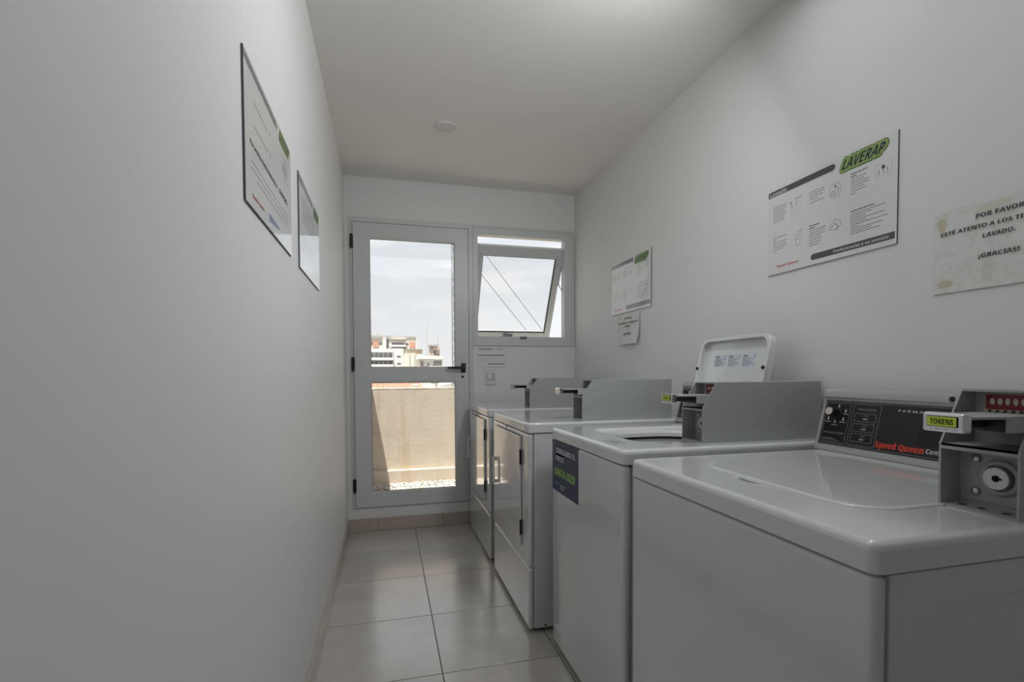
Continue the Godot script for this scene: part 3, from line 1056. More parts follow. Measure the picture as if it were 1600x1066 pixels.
func dryer() -> Node3D:
	var t := thing("dryer", "white dryer", "dryer", Vector3.ZERO)
	var w := 0.713
	var st := mb()
	rbox(st, 0.0, 0.290, 0, 0.023, 0.872, w, 0.012)
	put("front_panel", st, M.enamel, t)
	st = mb()
	rbox(st, 0.0, 0.016, 0, 0.023, 0.285, w, 0.012)
	put("lower_panel", st, M.enamel, t)
	st = mb()
	rbox(st, 0.026, 0.018, 0.003, 0.80, 0.874, w - 0.003, 0.004, 1)
	box(st, 0.012, 0.03, 0.012, 0.04, 0.87, w - 0.012)
	put("cabinet", st, M.enamel, t)
	st = mb()
	plate(st, -0.003, 0.802, -0.001, w + 0.001, 0.012, 0.92, 0.010, 0.8775, 0.05, 0)
	box(st, 0.002, 0.876, 0.004, 0.797, 0.8785, w - 0.004)
	put("lid", st, M.enamel_deck, t)
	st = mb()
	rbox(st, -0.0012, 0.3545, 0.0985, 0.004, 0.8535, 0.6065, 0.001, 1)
	put("gap_shade_sheet", st, M.gasket, t)  # dark sheet behind the door paints the shade in the gap around it
	st = mb()
	rbox(st, -0.011, 0.358, 0.102, 0.003, 0.850, 0.603, 0.005)
	var d := put("dryer_door", st, M.enamel, t)
	st = mb()
	rbox(st, -0.031, 0.535, 0.108, -0.022, 0.680, 0.128, 0.004)
	rbox(st, -0.028, 0.660, 0.110, -0.008, 0.679, 0.126, 0.004)
	rbox(st, -0.028, 0.536, 0.110, -0.008, 0.555, 0.126, 0.004)
	put("handle", st, M.alu, d)
	for y in [0.724, 0.404]:
		st = mb()
		rbox(st, -0.010, y, 0.600, 0.0, y + 0.067, 0.608, 0.003, 1)
		rod(st, Vector3(-0.009, y - 0.001, 0.605), Vector3(-0.009, y + 0.068, 0.605), 0.0035, 8)
		put("hinge", st, M.dark_steel, d, "dark hinge")
	st = mb()
	rbox(st, -0.0014, 0.858, 0.30, 0.002, 0.868, 0.325, 0.001, 1)
	put("badge", st, M.console, t)
	st = mb()
	rbox(st, 0.042, 0.020, w - 0.004, 0.115, 0.046, w - 0.001, 0.0015, 1)
	put("corner_bracket", st, M.enamel, t)
	st = mb()
	lathe(st, Vector3(0.075, 0.031, w - 0.001), B, [Vector2(0.005, 0), Vector2(0.0045, 0.003), Vector2(0, 0.0035)], 12)
	put("screw", st, M.soft_black, t)
	for x in [0.06, 0.74]:
		for z in [0.06, w - 0.06]:
			st = mb()
			lathe(st, Vector3(x, 0, z), U, [Vector2(0, 0), Vector2(0.022, 0), Vector2(0.02, 0.008), Vector2(0.008, 0.01), Vector2(0.008, 0.02)], 14)
			put("foot", st, M.soft_black, t)
	coin_meter(t, Vector3(0.268, 0.92, 0.552), 0.112, 0.455, 1.103, false)
	return t

func washer(z0: float, z1: float, top: float, lidb: float, is_open: bool):
	var xf := 0.6591
	var xb := 1.43
	var w := z1 - z0
	var t := thing("washer", "white top-loading washer with raised lid and a blue sticker on its front" if is_open else "white top-loading washer nearest the viewer, lid shut, black control panel", "washer", Vector3(xf, 0, z0), "top-loading washers")
	var st := mb()
	rbox(st, xf + 0.003, 0.02, z0 + 0.002, xf + 0.030, lidb - 0.002, z1 - 0.002, 0.013, 3)
	put("front_panel", st, M.enamel, t)
	st = mb()
	rbox(st, xf + 0.0335, 0.02, z0 + 0.004, xb, lidb - 0.003, z1 - 0.004, 0.004, 1)
	box(st, xf + 0.018, 0.05, z0 + 0.012, xf + 0.06, lidb - 0.01, z1 - 0.012)
	put("cabinet", st, M.enamel, t)
	if not is_open:
		st = mb()
		rbox(st, xf + 0.125, 0.793, z1 - 0.006, xb - 0.04, 0.800, z1 - 0.0025, 0.0015, 1)
		put("side_crease", st, M.enamel, t)
	for x in [xf + 0.07, xb - 0.07]:
		for z in [z0 + 0.06, z1 - 0.06]:
			st = mb()
			lathe(st, Vector3(x, 0, z), U, [Vector2(0, 0), Vector2(0.022, 0), Vector2(0.02, 0.008), Vector2(0.008, 0.01), Vector2(0.008, 0.022)], 14)
			put("foot", st, M.soft_black, t)
	# deck
	var l := [0.787, 1.245, 1.832, 2.238, 0.06] if is_open else [0.790, 1.255, 2.545, 3.010, 0.075]
	st = mb()
	if is_open:
		plate(st, xf, xb, z0, z1, 0.018, top, 0.013, lidb, 0.004, 1)
	else:
		plate(st, xf, xb, z0, z1, 0.018, top, 0.013, lidb, 0.003, 2)
	if not is_open:
		slab(st, Vector3.ZERO, R, U, B, xf + 0.006, lidb - 0.0015, xb - 0.006, lidb + 0.001, z0 + 0.006, z1 - 0.006)
	put("deck", st, M.enamel_deck, t)
	if is_open:
		st = mb()
		var pts := []
		for c in [[1.055, 2.078, 0], [0.962, 2.078, 1], [0.962, 2.018, 2], [1.055, 2.018, 3]]:
			for i in 9:
				var a: float = PI * 0.5 * (c[2] + i / 8.0)
				pts.append(Vector3(c[0] + 0.15 * cos(a), 0, c[1] + 0.15 * sin(a)))
		var prof := [Vector2(0.012, -0.0150), Vector2(0.004, -0.0135), Vector2(-0.003, -0.016), Vector2(-0.006, -0.021), Vector2(-0.004, -0.036), Vector2(0.02, -0.038)]
		loft(st, pts, Vector3(1.0085, top, 2.048), prof)
		put("tub_rim", st, M.enamel_deck, t)
		st = mb()
		loft(st, pts, Vector3(1.0085, top, 2.048), [Vector2(0.080, -0.040), Vector2(0.080, -0.36), Vector2(-0.14, -0.38)])
		box(st, 0.74, top - 0.395, 1.79, 1.27, top - 0.378, 2.31)
		put("tub", st, M.drum, t, "steel drum inside the opening")
		st = mb()
		for k in 5:
			slab(st, Vector3(0.694 + k * 0.009, top, 2.165), B, R, U, 0, 0, 0.10 - (k % 3) * 0.014, 0.0035, 0, 0.0005)
		put("deck_label", st, M.face_line, t)
		raised_lid(t)
		sticker(t)
	else:
		st = mb()
		plate(st, l[0], l[1], l[2], l[3], l[4], top + 0.003, 0.006, top - 0.006, 0.012, 0)
		put("lid", st, M.enamel_deck, t, "closed lid with rounded corner")
	console(t, 1.285 if is_open else 1.300, top, z0 - 0.075 if is_open else z0 - 0.013, z1 - 0.174 if is_open else 2.998)
	coin_meter(t, Vector3(0.965, top, z1 - 0.172 if is_open else 3.0), 0.112 if is_open else 0.118, 0.458, 1.103, true)

# a band swept along a closed outline: profile of (outward offset, height)
func loft(st: SurfaceTool, pts: Array, c: Vector3, prof: Array):
	var n := pts.size()
	var N := []
	for i in n:
		var d: Vector3 = pts[(i + 1) % n] - pts[(i + n - 1) % n]
		var q := Vector3(d.z, 0, -d.x).normalized()
		if q.dot(pts[i] - Vector3(c.x, 0, c.z)) < 0: q = -q
		N.append(q)
	for k in prof.size() - 1:
		var e: Vector2 = (prof[k + 1] - prof[k]).normalized()
		for i in n:
			var j := (i + 1) % n
			var A: Vector3 = pts[i] + N[i] * prof[k].x + U * (c.y + prof[k].y)
			var Bb: Vector3 = pts[j] + N[j] * prof[k].x + U * (c.y + prof[k].y)
			var C: Vector3 = pts[j] + N[j] * prof[k + 1].x + U * (c.y + prof[k + 1].y)
			var D: Vector3 = pts[i] + N[i] * prof[k + 1].x + U * (c.y + prof[k + 1].y)
			var ni: Vector3 = N[i] * e.y - U * e.x
			var nj: Vector3 = N[j] * e.y - U * e.x
			tri(st, A, Bb, C, ni, nj, nj)
			tri(st, A, C, D, ni, nj, ni)

# the lid of the open washer: a shallow pan standing on its hinge, seen from inside
func raised_lid(t: Node3D):
	var lean := deg_to_rad(12.5)
	var uy := Vector3(sin(lean), cos(lean), 0)
	var un := Vector3(-cos(lean), sin(lean), 0)
	var o := Vector3(1.238, 0.893, 1.826)
	var W := 0.396
	var H := 0.39
	var st := mb()
	var outer := round_rect(0, 0, W, H, 0.045, 0.008)
	var inner := round_rect(0.016, 0.014, W - 0.016, H - 0.014, 0.034, 0.02)
	prism(st, outer, o, B, uy, un, -0.014, -0.008, true)
	ring(st, outer, inner, o, B, uy, un, -0.008, 0.012)
	var lid := put("raised_lid", st, M.enamel_deck, t, "raised lid showing its inner side")
	for q in [[0.008, 0.262], [W - 0.012, 0.262]]:
		st = mb()
		lathe(st, o + B * q[0] + uy * q[1] + un * 0.012, un, [Vector2(0.0068, 0), Vector2(0.0068, 0.003), Vector2(0.0045, 0.006), Vector2(0, 0.007)], 14)
		put("bumper", st, M.soft_black, lid, "black rubber bumper")
	for k in 3:
		st = mb()
		var u0 := 0.085 + k * 0.080
		slab(st, o, B, uy, un, u0, 0.272, u0 + 0.070, 0.322, -0.008, -0.0074)
		var lab := put("instruction_label", st, M.pale, lid)
		st = mb()
		slab(st, o, B, uy, un, u0 + 0.003, 0.309, u0 + 0.028, 0.316, -0.0075, -0.0070)
		lathe(st, o + B * (u0 + 0.062) + uy * 0.313 + un * -0.0075, un, [Vector2(0.005, 0), Vector2(0, 0.0004)], 12)
		for j in 6: slab(st, o, B, uy, un, u0 + 0.003, 0.302 - j * 0.0052, u0 + 0.066 - (j * 7 % 4) * 0.008, 0.3042 - j * 0.0052, -0.0075, -0.0071)
		put("fine_print", st, M.face_line, lid)

func round_rect(x0: float, y0: float, x1: float, y1: float, rt: float, rb: float) -> PackedVector2Array:
	var p := PackedVector2Array()
	for c in [[x1 - rt, y1 - rt, rt, 0], [x0 + rt, y1 - rt, rt, 1], [x0 + rb, y0 + rb, rb, 2], [x1 - rb, y0 + rb, rb, 3]]:
		for i in 9:
			var a: float = PI * 0.5 * (c[3] + i / 8.0)
			p.append(Vector2(c[0] + c[2] * cos(a), c[1] + c[2] * sin(a)))
	return p

func ring(st: SurfaceTool, a: PackedVector2Array, b: PackedVector2Array, o: Vector3, ux: Vector3, uy: Vector3, un: Vector3, d0: float, d1: float):
	var n := a.size()
	for i in n:
		var j := (i + 1) % n
		var A := o + ux * a[i].x + uy * a[i].y
		var A2 := o + ux * a[j].x + uy * a[j].y
		var C := o + ux * b[i].x + uy * b[i].y
		var C2 := o + ux * b[j].x + uy * b[j].y
		var am := A.lerp(C, 0.25)
		var am2 := A2.lerp(C2, 0.25)
		var nout := (A - C).normalized()
		var nout2 := (A2 - C2).normalized()
		tri(st, A + un * d0, A2 + un * d0, A2 + un * (d1 - 0.004), nout, nout2, nout2)
		tri(st, A + un * d0, A2 + un * (d1 - 0.004), A + un * (d1 - 0.004), nout, nout2, nout)
		tri(st, A + un * (d1 - 0.004), A2 + un * (d1 - 0.004), am2 + un * d1, nout, nout2, un)
		tri(st, A + un * (d1 - 0.004), am2 + un * d1, am + un * d1, nout, un, un)
		quad(st, am + un * d1, am2 + un * d1, C2 + un * d1, C + un * d1, un)
		tri(st, C + un * d0, C2 + un * d0, C2 + un * d1, -nout, -nout2, -nout2)
		tri(st, C + un * d0, C2 + un * d1, C + un * d1, -nout, -nout2, -nout)

func sticker(t: Node3D):
	var x := 0.6621
	var st := mb()
	box(st, x - 0.0005, 0.660, 1.747, x + 0.001, 0.8635, 2.029)
	var s := put("sticker", st, M.navy, t, "dark blue sticker with white and green lettering")
	var o := Vector3(x - 0.0005, 0.8635, 1.747)
	var n := -R
	st = mb()
	slab(st, o, B, U, n, 0.040, -0.058, 0.258, -0.018, 0, 0.0002)
	slab(st, o, B, U, n, 0.040, -0.088, 0.140, -0.052, 0, 0.0002)
	slab(st, o, B, U, n, 0.020, -0.150, 0.250, -0.149, 0, 0.0002)
	put("label_block", st, M.navy_dark, s)
	st = mb()
	txt(st, "CONGELAMOS EL", o + Vector3(0, -0.048, 0.046), B, U, n, 0.0205, 0, 0, true, "Droid Sans", 0.205)
	txt(st, "PRECIO", o + Vector3(0, -0.079, 0.046), B, U, n, 0.0205, 0, 0, true, "Droid Sans", 0.085)
	for k in 3: slab(st, o, B, U, n, 0.095, -0.1735 - k * 0.007, 0.150 - k * 0.012, -0.1715 - k * 0.007, 0, 0.0003)
	slab(st, o, B, U, n, 0.035, -0.172, 0.075, -0.1705, 0, 0.0003)
	put("lettering", st, M.pale, s)
	st = mb()
	txt(st, "¡HASTA 2025!", o + Vector3(0, -0.139, 0.024), B, U, n, 0.030, 0, 0.12, true, "Droid Sans", 0.222)
	put("lettering", st, M.lime, s, "green lettering")

# the sloping control panel at the back of a washer
func console(t: Node3D, xb: float, top: float, z0: float, z1: float):
	var prof := PackedVector2Array([Vector2(0, 0), Vector2(0.002, 0.010), Vector2(0.004, 0.013), Vector2(0.0405, 0.155), Vector2(0.0405, 0.158), Vector2(0.036, 0.162), Vector2(0.038, 0.175), Vector2(0.043, 0.182), Vector2(0.052, 0.186), Vector2(0.12, 0.186), Vector2(0.128, 0.183), Vector2(0.131, 0.175), Vector2(0.131, 0)])
	var st := mb()
	prism(st, prof, Vector3(xb, top + 0.001, z0), R, U, B, 0, z1 - z0, true)
	var c := put("control_panel", st, M.console, t, "grey control panel housing with black face")
	var a := Vector3(xb + 0.004, top + 0.014, z0)
	var uy := Vector3(0.0365, 0.142, 0).normalized()
	var un := Vector3(-uy.y, uy.x, 0)
	var W := z1 - z0
	st = mb()
	slab(st, a, B, uy, un, 0.010, 0.006, W - 0.010, 0.143, -0.001, 0.0012)
	put("face_rim", st, M.soft_black, c)
	st = mb()
	slab(st, a, B, uy, un, 0.0125, 0.009, W - 0.0125, 0.140, 0, 0.0018)
	put("face_plate", st, M.face_black, c, "black printed face plate")
	st = mb()
	frame_lines(st, a, B, uy, un, 0.0125, 0.009, W - 0.0125, 0.140, 0.0012)
	frame_lines(st, a, B, uy, un, 0.017, 0.014, 0.098, 0.135, 0.0011)
	frame_lines(st, a, B, uy, un, 0.106, 0.014, 0.190, 0.135, 0.0011)
	for k in 3: frame_lines(st, a, B, uy, un, 0.114, 0.024 + k * 0.030, 0.180, 0.048 + k * 0.030, 0.0011)
	for k in 3: slab(st, a, B, uy, un, 0.142, 0.030 + k * 0.030, 0.156, 0.035 + k * 0.030, 0.0018, 0.0021)
	for k in 3: slab(st, a, B, uy, un, 0.144, 0.041 + k * 0.030, 0.158, 0.0425 + k * 0.030, 0.0018, 0.0021)
	txt(st, "CYCLE STATUS", a + B * 0.148 + uy * 0.117, B, uy, un, 0.0055, 1, 0, true, "Droid Sans", 0.056, 0.0021)
	txt(st, "CYCLE SELECTION", a + B * 0.056 + uy * 0.040, B, uy, un, 0.005, 1, 0, true, "Droid Sans", 0.066, 0.0021)
	for k in 3: slab(st, a, B, uy, un, 0.024, 0.0195 + k * 0.003, 0.080 - k * 0.01, 0.0205 + k * 0.003, 0.0018, 0.0021)
	put("face_marks", st, M.face_line, c)
	st = mb()
	for q in [[0.058, 0.126], [0.083, 0.112], [0.080, 0.087], [0.054, 0.077], [0.030, 0.086]]:
		prism(st, PackedVector2Array([Vector2(-0.0025, -0.005), Vector2(0.0025, -0.005), Vector2(0.0015, 0.005), Vector2(-0.0015, 0.005)]), a + B * q[0] + uy * q[1], B, uy, un, 0.0018, 0.0022)
		slab(st, a, B, uy, un, q[0] - 0.010, q[1] - 0.011, q[0] + 0.010, q[1] - 0.0095, 0.0018, 0.0021)
	txt(st, "P E R M A N E N T   P R E S S", a + B * 0.236 + uy * 0.121, B, uy, un, 0.0056, 0, 0.15, true, "Droid Sans", 0.185, 0.0022)
	txt(st, "Commercial", a + B * 0.325 + uy * 0.020, B, uy, un, 0.0115, 0, 0, true, "Droid Sans", 0.088, 0.0022)
	put("lettering", st, M.face_white, c)
	st = mb()
	txt(st, "Speed Queen", a + B * 0.193 + uy * 0.0175, B, uy, un, 0.0165, 0, 0, true, "Droid Sans", 0.126, 0.0022)
	for dx in [-0.0008, 0.0008]: txt(st, "Speed Queen", a + B * (0.193 + dx) + uy * 0.0175, B, uy, un, 0.0165, 0, 0, true, "Droid Sans", 0.126, 0.00215)
	put("lettering", st, M.red, c, "red lettering")
	st = mb()
	slab(st, a, B, uy, un, 0.300, 0.040, 0.480, 0.112, 0.0018, 0.0026)
	put("display_window", st, M.soft_black, c)
	st = mb()
	var k0 := a + B * 0.056 + uy * 0.103
	lathe(st, k0 + un * 0.0018, un, [Vector2(0.019, 0), Vector2(0.018, 0.004), Vector2(0.0145, 0.006), Vector2(0.0135, 0.030), Vector2(0.012, 0.032), Vector2(0, 0.032)], 24)
	put("knob", st, M.soft_black, c, "black selector knob")
	st = mb()
	lathe(st, k0 + un * 0.0335, un, [Vector2(0.0118, 0), Vector2(0.0112, 0.0014), Vector2(0, 0.0018)], 24)
	put("knob_cap", st, M.cream, c)
	for z in [0.363]:
		st = mb()
		lathe(st, Vector3(xb + 0.0375, top + 0.1715, z0 + z), Vector3(-1, 0.15, 0), [Vector2(0.0065, 0), Vector2(0.0065, 0.0022), Vector2(0.004, 0.0026), Vector2(0, 0.0014)], 16)
		put("screw_plug", st, M.soft_black, c)

func frame_lines(st: SurfaceTool, o: Vector3, ux: Vector3, uy: Vector3, un: Vector3, u0: float, v0: float, u1: float, v1: float, w: float):
	for q in [[u0, v0, u1, v0 + w], [u0, v1 - w, u1, v1], [u0, v0, u0 + w, v1], [u1 - w, v0, u1, v1]]:
		slab(st, o, ux, uy, un, q[0], q[1], q[2], q[3], 0.0015, 0.0021)

# ---------------------------------------------------------------- notices
var GREY := Color(0.30, 0.30, 0.31)
var INK := Color(0.22, 0.22, 0.23)
var FAINT := Color(0.70, 0.70, 0.71)

# a rigid glossy notice board; tl: its top left corner as read; sizes in millimetres
func board(called: String, label: String, tl: Vector3, ux: Vector3, un: Vector3, w: float, h: float, im: Image, coat: float, group := "") -> Node3D:
	var t := thing(called, label, "notice", tl + ux * w * 0.0005 - U * h * 0.001, group)
	var st := mb()
	slab(st, tl, ux, U, un, 0, -h * 0.001, w * 0.001, 0, 0.0006, 0.0048)
	put("panel", st, M.sign_edge, t)
	print_quad("print", im, tl + un * 0.0050, ux, U, un, w * 0.001, h * 0.001, t, 0.35, coat)
	return t

func page(w: float, h: float, px: float) -> Image:
	PX = px
	var im := Image.create(int(w * px), int(h * px), false, Image.FORMAT_RGB8)
	im.fill(Color(0.86, 0.86, 0.855))
	return im

func pill(im: Image, x0: float, y0: float, x1: float, y1: float, left: bool, c: Color):
	var r := (y1 - y0) * 0.5
	rect(im, x0 + (r if left else 0.0), y0, x1 - x0 - r, y1 - y0, c)
	for i in int((y1 - y0) * PX):
		var dy := absf(i / PX - r)
		var dx := sqrt(maxf(0, r * r - dy * dy))
		if left: rect(im, x0 + r - dx, y0 + i / PX, dx + 0.6, 1.0 / PX, c)
		else: rect(im, x1 - r - 0.6, y0 + i / PX, dx + 0.6, 1.0 / PX, c)

# words on a board; x, y of the foot of the first letter in millimetres from the top left
func words(t: Node3D, m: Material, tl: Vector3, ux: Vector3, un: Vector3, L: Array, shear := 0.0, bold := true):
	var st := mb()
	for q in L:
		txt(st, q[0], tl + ux * (q[1] * 0.001) - U * (q[2] * 0.001) + un * 0.0050, ux, U, un, q[3] * 0.001, 0, shear, bold, "Droid Sans", q[4] * 0.001)
	put("lettering", st, m, t)

func logo(t: Node3D, tl: Vector3, ux: Vector3, un: Vector3, x: float, y: float, h: float, w: float):
	var o := tl + ux * (x * 0.001) - U * (y * 0.001) + un * 0.0050
	var up := (U + ux * 0.0).normalized()
	for q in [[M.logo_dark, h * 0.34, 0.0003], [M.logo_green, h * 0.26, 0.0009], [M.logo_navy, 0.0, 0.0016]]:
		var st := mb()
		if q[1] > 0:
			for k in 14:
				var a := TAU * k / 14
				txt(st, "LAVERAP", o + ux * (q[1] * 0.001 * cos(a)) + U * (q[1] * 0.001 * sin(a)), ux, up, un, h * 0.001, 0, 0.42, true, "Droid Sans", w * 0.001, q[2] + 0.00003 * (k + 1))
			# fill the counters and gaps between the letters
			prism(st, PackedVector2Array([Vector2(0, 0), Vector2(w * 0.001, 0), Vector2((w + h * 0.42) * 0.001, h * 0.001), Vector2(h * 0.00042, h * 0.001)]), o, ux, up, un, q[2] - 0.0001, q[2])
		else:
			txt(st, "LAVERAP", o, ux, up, un, h * 0.001, 0, 0.42, true, "Droid Sans", w * 0.001, q[2])
		put("logo", st, q[0], t, "green and navy slanted logo" if q[1] == 0.0 else "")

func wall_signs():
	# large wash notice, right wall
	var tl := Vector3(XR, 1.8364, 2.0465)
	var im := page(498, 328, 2.0)
	pill(im, 0, 12, 292, 34, false, GREY)
	rect(im, 95, 36.5, 190, 1.2, FAINT)
	para(im, 25, 74, [60, 63, 60, 55, 63, 58, 55, 52], 8.0, 2.4, INK)
	para(im, 190, 74, [62, 63, 55, 38], 8.4, 2.4, INK)
	para(im, 192, 110, [60], 8.4, 2.4, INK)
	para(im, 349, 71, [57, 20], 8.4, 3.2, Color(0.1, 0.1, 0.1))
	para(im, 349, 87, [52, 46, 64, 62, 46, 52, 18], 8.0, 2.2, INK)
	para(im, 26, 190, [66, 14, 66, 62, 66, 52, 12], 9.0, 2.4, INK)
	para(im, 191, 190, [44, 24], 8.2, 3.0, Color(0.1, 0.1, 0.1))
	para(im, 191, 207, [68, 64, 62, 48, 52, 50, 44], 8.6, 2.4, INK)
	para(im, 350, 189, [80], 8.0, 3.4, Color(0.1, 0.1, 0.1))
	para(im, 350, 198, [114, 70, 50, 112, 54, 120, 30, 106, 72, 96], 7.0, 2.0, INK)
	for q in [[0, 158, 160], [163, 159, 158], [328, 153, 145]]: rect(im, q[0] + 4, q[1], q[2], 0.7, FAINT)
	for q in [[163, 70, 180], [328, 70, 190]]: rect(im, q[0], q[1], 0.6, q[2], FAINT)
	# small drawings: machines, hands, a bottle
	stroke(im, [Vector2(431, 78), Vector2(480, 78), Vector2(480, 123), Vector2(431, 123), Vector2(431, 78)], 0.8, INK.lightened(0.35))
	for k in 24: stroke(im, [Vector2(455, 90), Vector2(455, 90) + Vector2(5.5 * cos(k), 5.5 * sin(k))], 1.0, INK)
	stroke(im, [Vector2(455, 90), Vector2(455, 108)], 2.2, INK)
	for x in [441, 468]: stroke(im, [Vector2(x, 96), Vector2(x, 107)], 2.0, INK)
	for q in [[436, 112], [450, 113], [464, 112]]: rect(im, q[0], q[1], 10, 1.4, INK)
	stroke(im, oval(293, 102, 22, 25), 1.0, INK.lightened(0.25))
	stroke(im, [Vector2(278, 112), Vector2(286, 118), Vector2(292, 108), Vector2(284, 102), Vector2(278, 112)], 1.2, INK)
	stroke(im, [Vector2(292, 100), Vector2(304, 96), Vector2(308, 104), Vector2(298, 112), Vector2(290, 122)], 1.2, INK)
	rect(im, 289, 84, 7, 8, INK.lightened(0.2))
	stroke(im, [Vector2(110, 92), Vector2(112, 126), Vector2(118, 132), Vector2(146, 132), Vector2(152, 126), Vector2(152, 90), Vector2(146, 84), Vector2(132, 84)], 0.9, INK.lightened(0.25))
	stroke(im, [Vector2(110, 84), Vector2(116, 104)], 2.0, INK)
	stroke(im, [Vector2(134, 80), Vector2(131, 98)], 2.0, INK)
	rect(im, 100, 79, 12, 2, INK); rect(im, 126, 73, 32, 2, INK)
	for x in [122, 132, 141]: stroke(im, [Vector2(x, 104), Vector2(x - 2, 128)], 0.9, INK.lightened(0.2))
	stroke(im, [Vector2(128, 204), Vector2(146, 196), Vector2(158, 190), Vector2(150, 206), Vector2(136, 214), Vector2(130, 222)], 1.4, INK)
	stroke(im, [Vector2(132, 222), Vector2(138, 246), Vector2(150, 244), Vector2(156, 220), Vector2(132, 222)], 1.0, INK.lightened(0.2))
	stroke(im, [Vector2(272, 226), Vector2(282, 206), Vector2(296, 196), Vector2(312, 206), Vector2(318, 220), Vector2(304, 232), Vector2(288, 230), Vector2(272, 226)], 1.2, INK)
	stroke(im, [Vector2(280, 224), Vector2(294, 210), Vector2(306, 224), Vector2(296, 230)], 1.6, INK)
	for k in 5: stroke(im, [Vector2(266 + k * 12, 236), Vector2(274 + k * 11, 246)], 0.7, FAINT)
	pill(im, 199, 291, 493, 312, true, GREY)
	var t := board("wash_notice", "large white washing instruction board with green logo, above the nearest washer", tl, B, -R, 498, 328, im, 0.6)
	words(t, M.face_white, tl, B, -R, [["Lavado", 8, 31.5, 15, 80]], 0.0, true)
	words(t, M.face_white, tl, B, -R, [["Profesionales a su servicio", 288, 306.5, 9.5, 186]], 0.25)
	words(t, M.sign_red, tl, B, -R, [["Speed Queen", 45, 305, 8.5, 100]])
	logo(t, tl, B, -R, 316, 47, 30, 136)

	# smaller notice farther along the right wall
	tl = Vector3(XR, 1.838, 0.676)
	im = page(496, 328, 1.5)
	pill(im, 0, 10, 292, 33, false, GREY.lightened(0.2))
	for q in [[20, 84, [50, 54, 46, 50]], [160, 74, [56, 60, 50, 60, 44]], [340, 72, [64, 40, 66, 60, 66, 50, 30]], [20, 196, [66, 60, 66, 52, 62, 40]], [160, 186, [60, 40, 62, 56, 60, 62, 44]], [340, 176, [130, 90, 124, 130, 60, 126, 100, 120, 84, 110, 60]]]:
		para(im, q[0], q[1], q[2], 8.6, 2.6, INK.lightened(0.25))
	for q in [[104, 92], [262, 88], [450, 84], [104, 214], [262, 206]]:
		stroke(im, oval(q[0], q[1], 17, 22), 1.2, INK.lightened(0.3))
		stroke(im, [Vector2(q[0] - 10, q[1] + 8), Vector2(q[0], q[1] - 8), Vector2(q[0] + 9, q[1] + 6), Vector2(q[0] - 4, q[1] + 14)], 1.6, INK)
	pill(im, 199, 288, 490, 312, true, GREY.lightened(0.2))
	t = board("drying_notice", "smaller white instruction board with green logo, above the taped paper note", tl, B, -R, 496, 328, im, 0.6)
	words(t, M.face_white, tl, B, -R, [["Secado", 8, 29, 14, 76]], 0.0, false)
	words(t, M.face_white, tl, B, -R, [["Profesionales a su servicio", 288, 305, 9.5, 186]], 0.25)
	words(t, M.sign_red, tl, B, -R, [["Speed Queen", 45, 305, 8.5, 100]])
	logo(t, tl, B, -R, 316, 47, 30, 136)

	# two boards on the left wall
	tl = Vector3(XL, 1.7995, 2.5569)
	im = page(500, 310, 2.0)
	pill(im, 0, 6, 318, 24, false, GREY.lightened(0.25))
	for k in 2:
		para(im, 76, 76 + k * 50, [130], 8, 3.4, INK)
		rect(im, 228, 66 + k * 50, 4, 16, INK)
	para(im, 50, 210, [400], 9, 2.6, INK)
	para(im, 44, 225, [408], 9, 2.6, INK)
	para(im, 92, 239, [330], 9, 2.6, INK)
	para(im, 372, 60, [80, 84], 8, 2.4, FAINT.darkened(0.3))
	rect(im, 378, 78, 66, 30, FAINT)
	para(im, 372, 120, [84], 8, 2.4, FAINT.darkened(0.3))
	for i in 44: rect(im, 208 + i * 2.6, 272 + i * 0.10, 2.7, 20 - i * 0.30, Color(0.36, 0.43, 0.62))
	t = board("service_notice", "larger, nearer white service board on the left wall, with bold telephone line", tl, -B, R, 500, 310, im, 1.0)
	words(t, M.ink, tl, -B, R, [["Por servicio técnico llámenos al", 40, 180, 12, 264], ["0800-", 330, 180, 13, 120]])
	words(t, M.face_line, tl, -B, R, [["INSTRUCCIONES DE USO", 18, 21, 9.5, 280]])
	words(t, M.sign_red, tl, -B, R, [["Speed Queen", 51, 287, 8.5, 104]])
	logo(t, tl, -B, R, 346, 32, 22, 118)
	tl = Vector3(XL, 1.8035, 1.9106)
	im = page(493, 314, 1.5)
	pill(im, 0, 8, 318, 28, false, GREY.lightened(0.2))
	para(im, 70, 60, [300, 330, 290, 320, 260, 300, 180], 14, 4.0, INK.lightened(0.15))
	para(im, 60, 190, [320, 300, 310, 220], 16, 4.0, INK.lightened(0.3))
	t = board("rules_notice", "smaller-looking, farther board on the left wall, its lower half mirroring the sky", tl, -B, R, 493, 314, im, 1.0)
	logo(t, tl, -B, R, 346, 36, 24, 118)

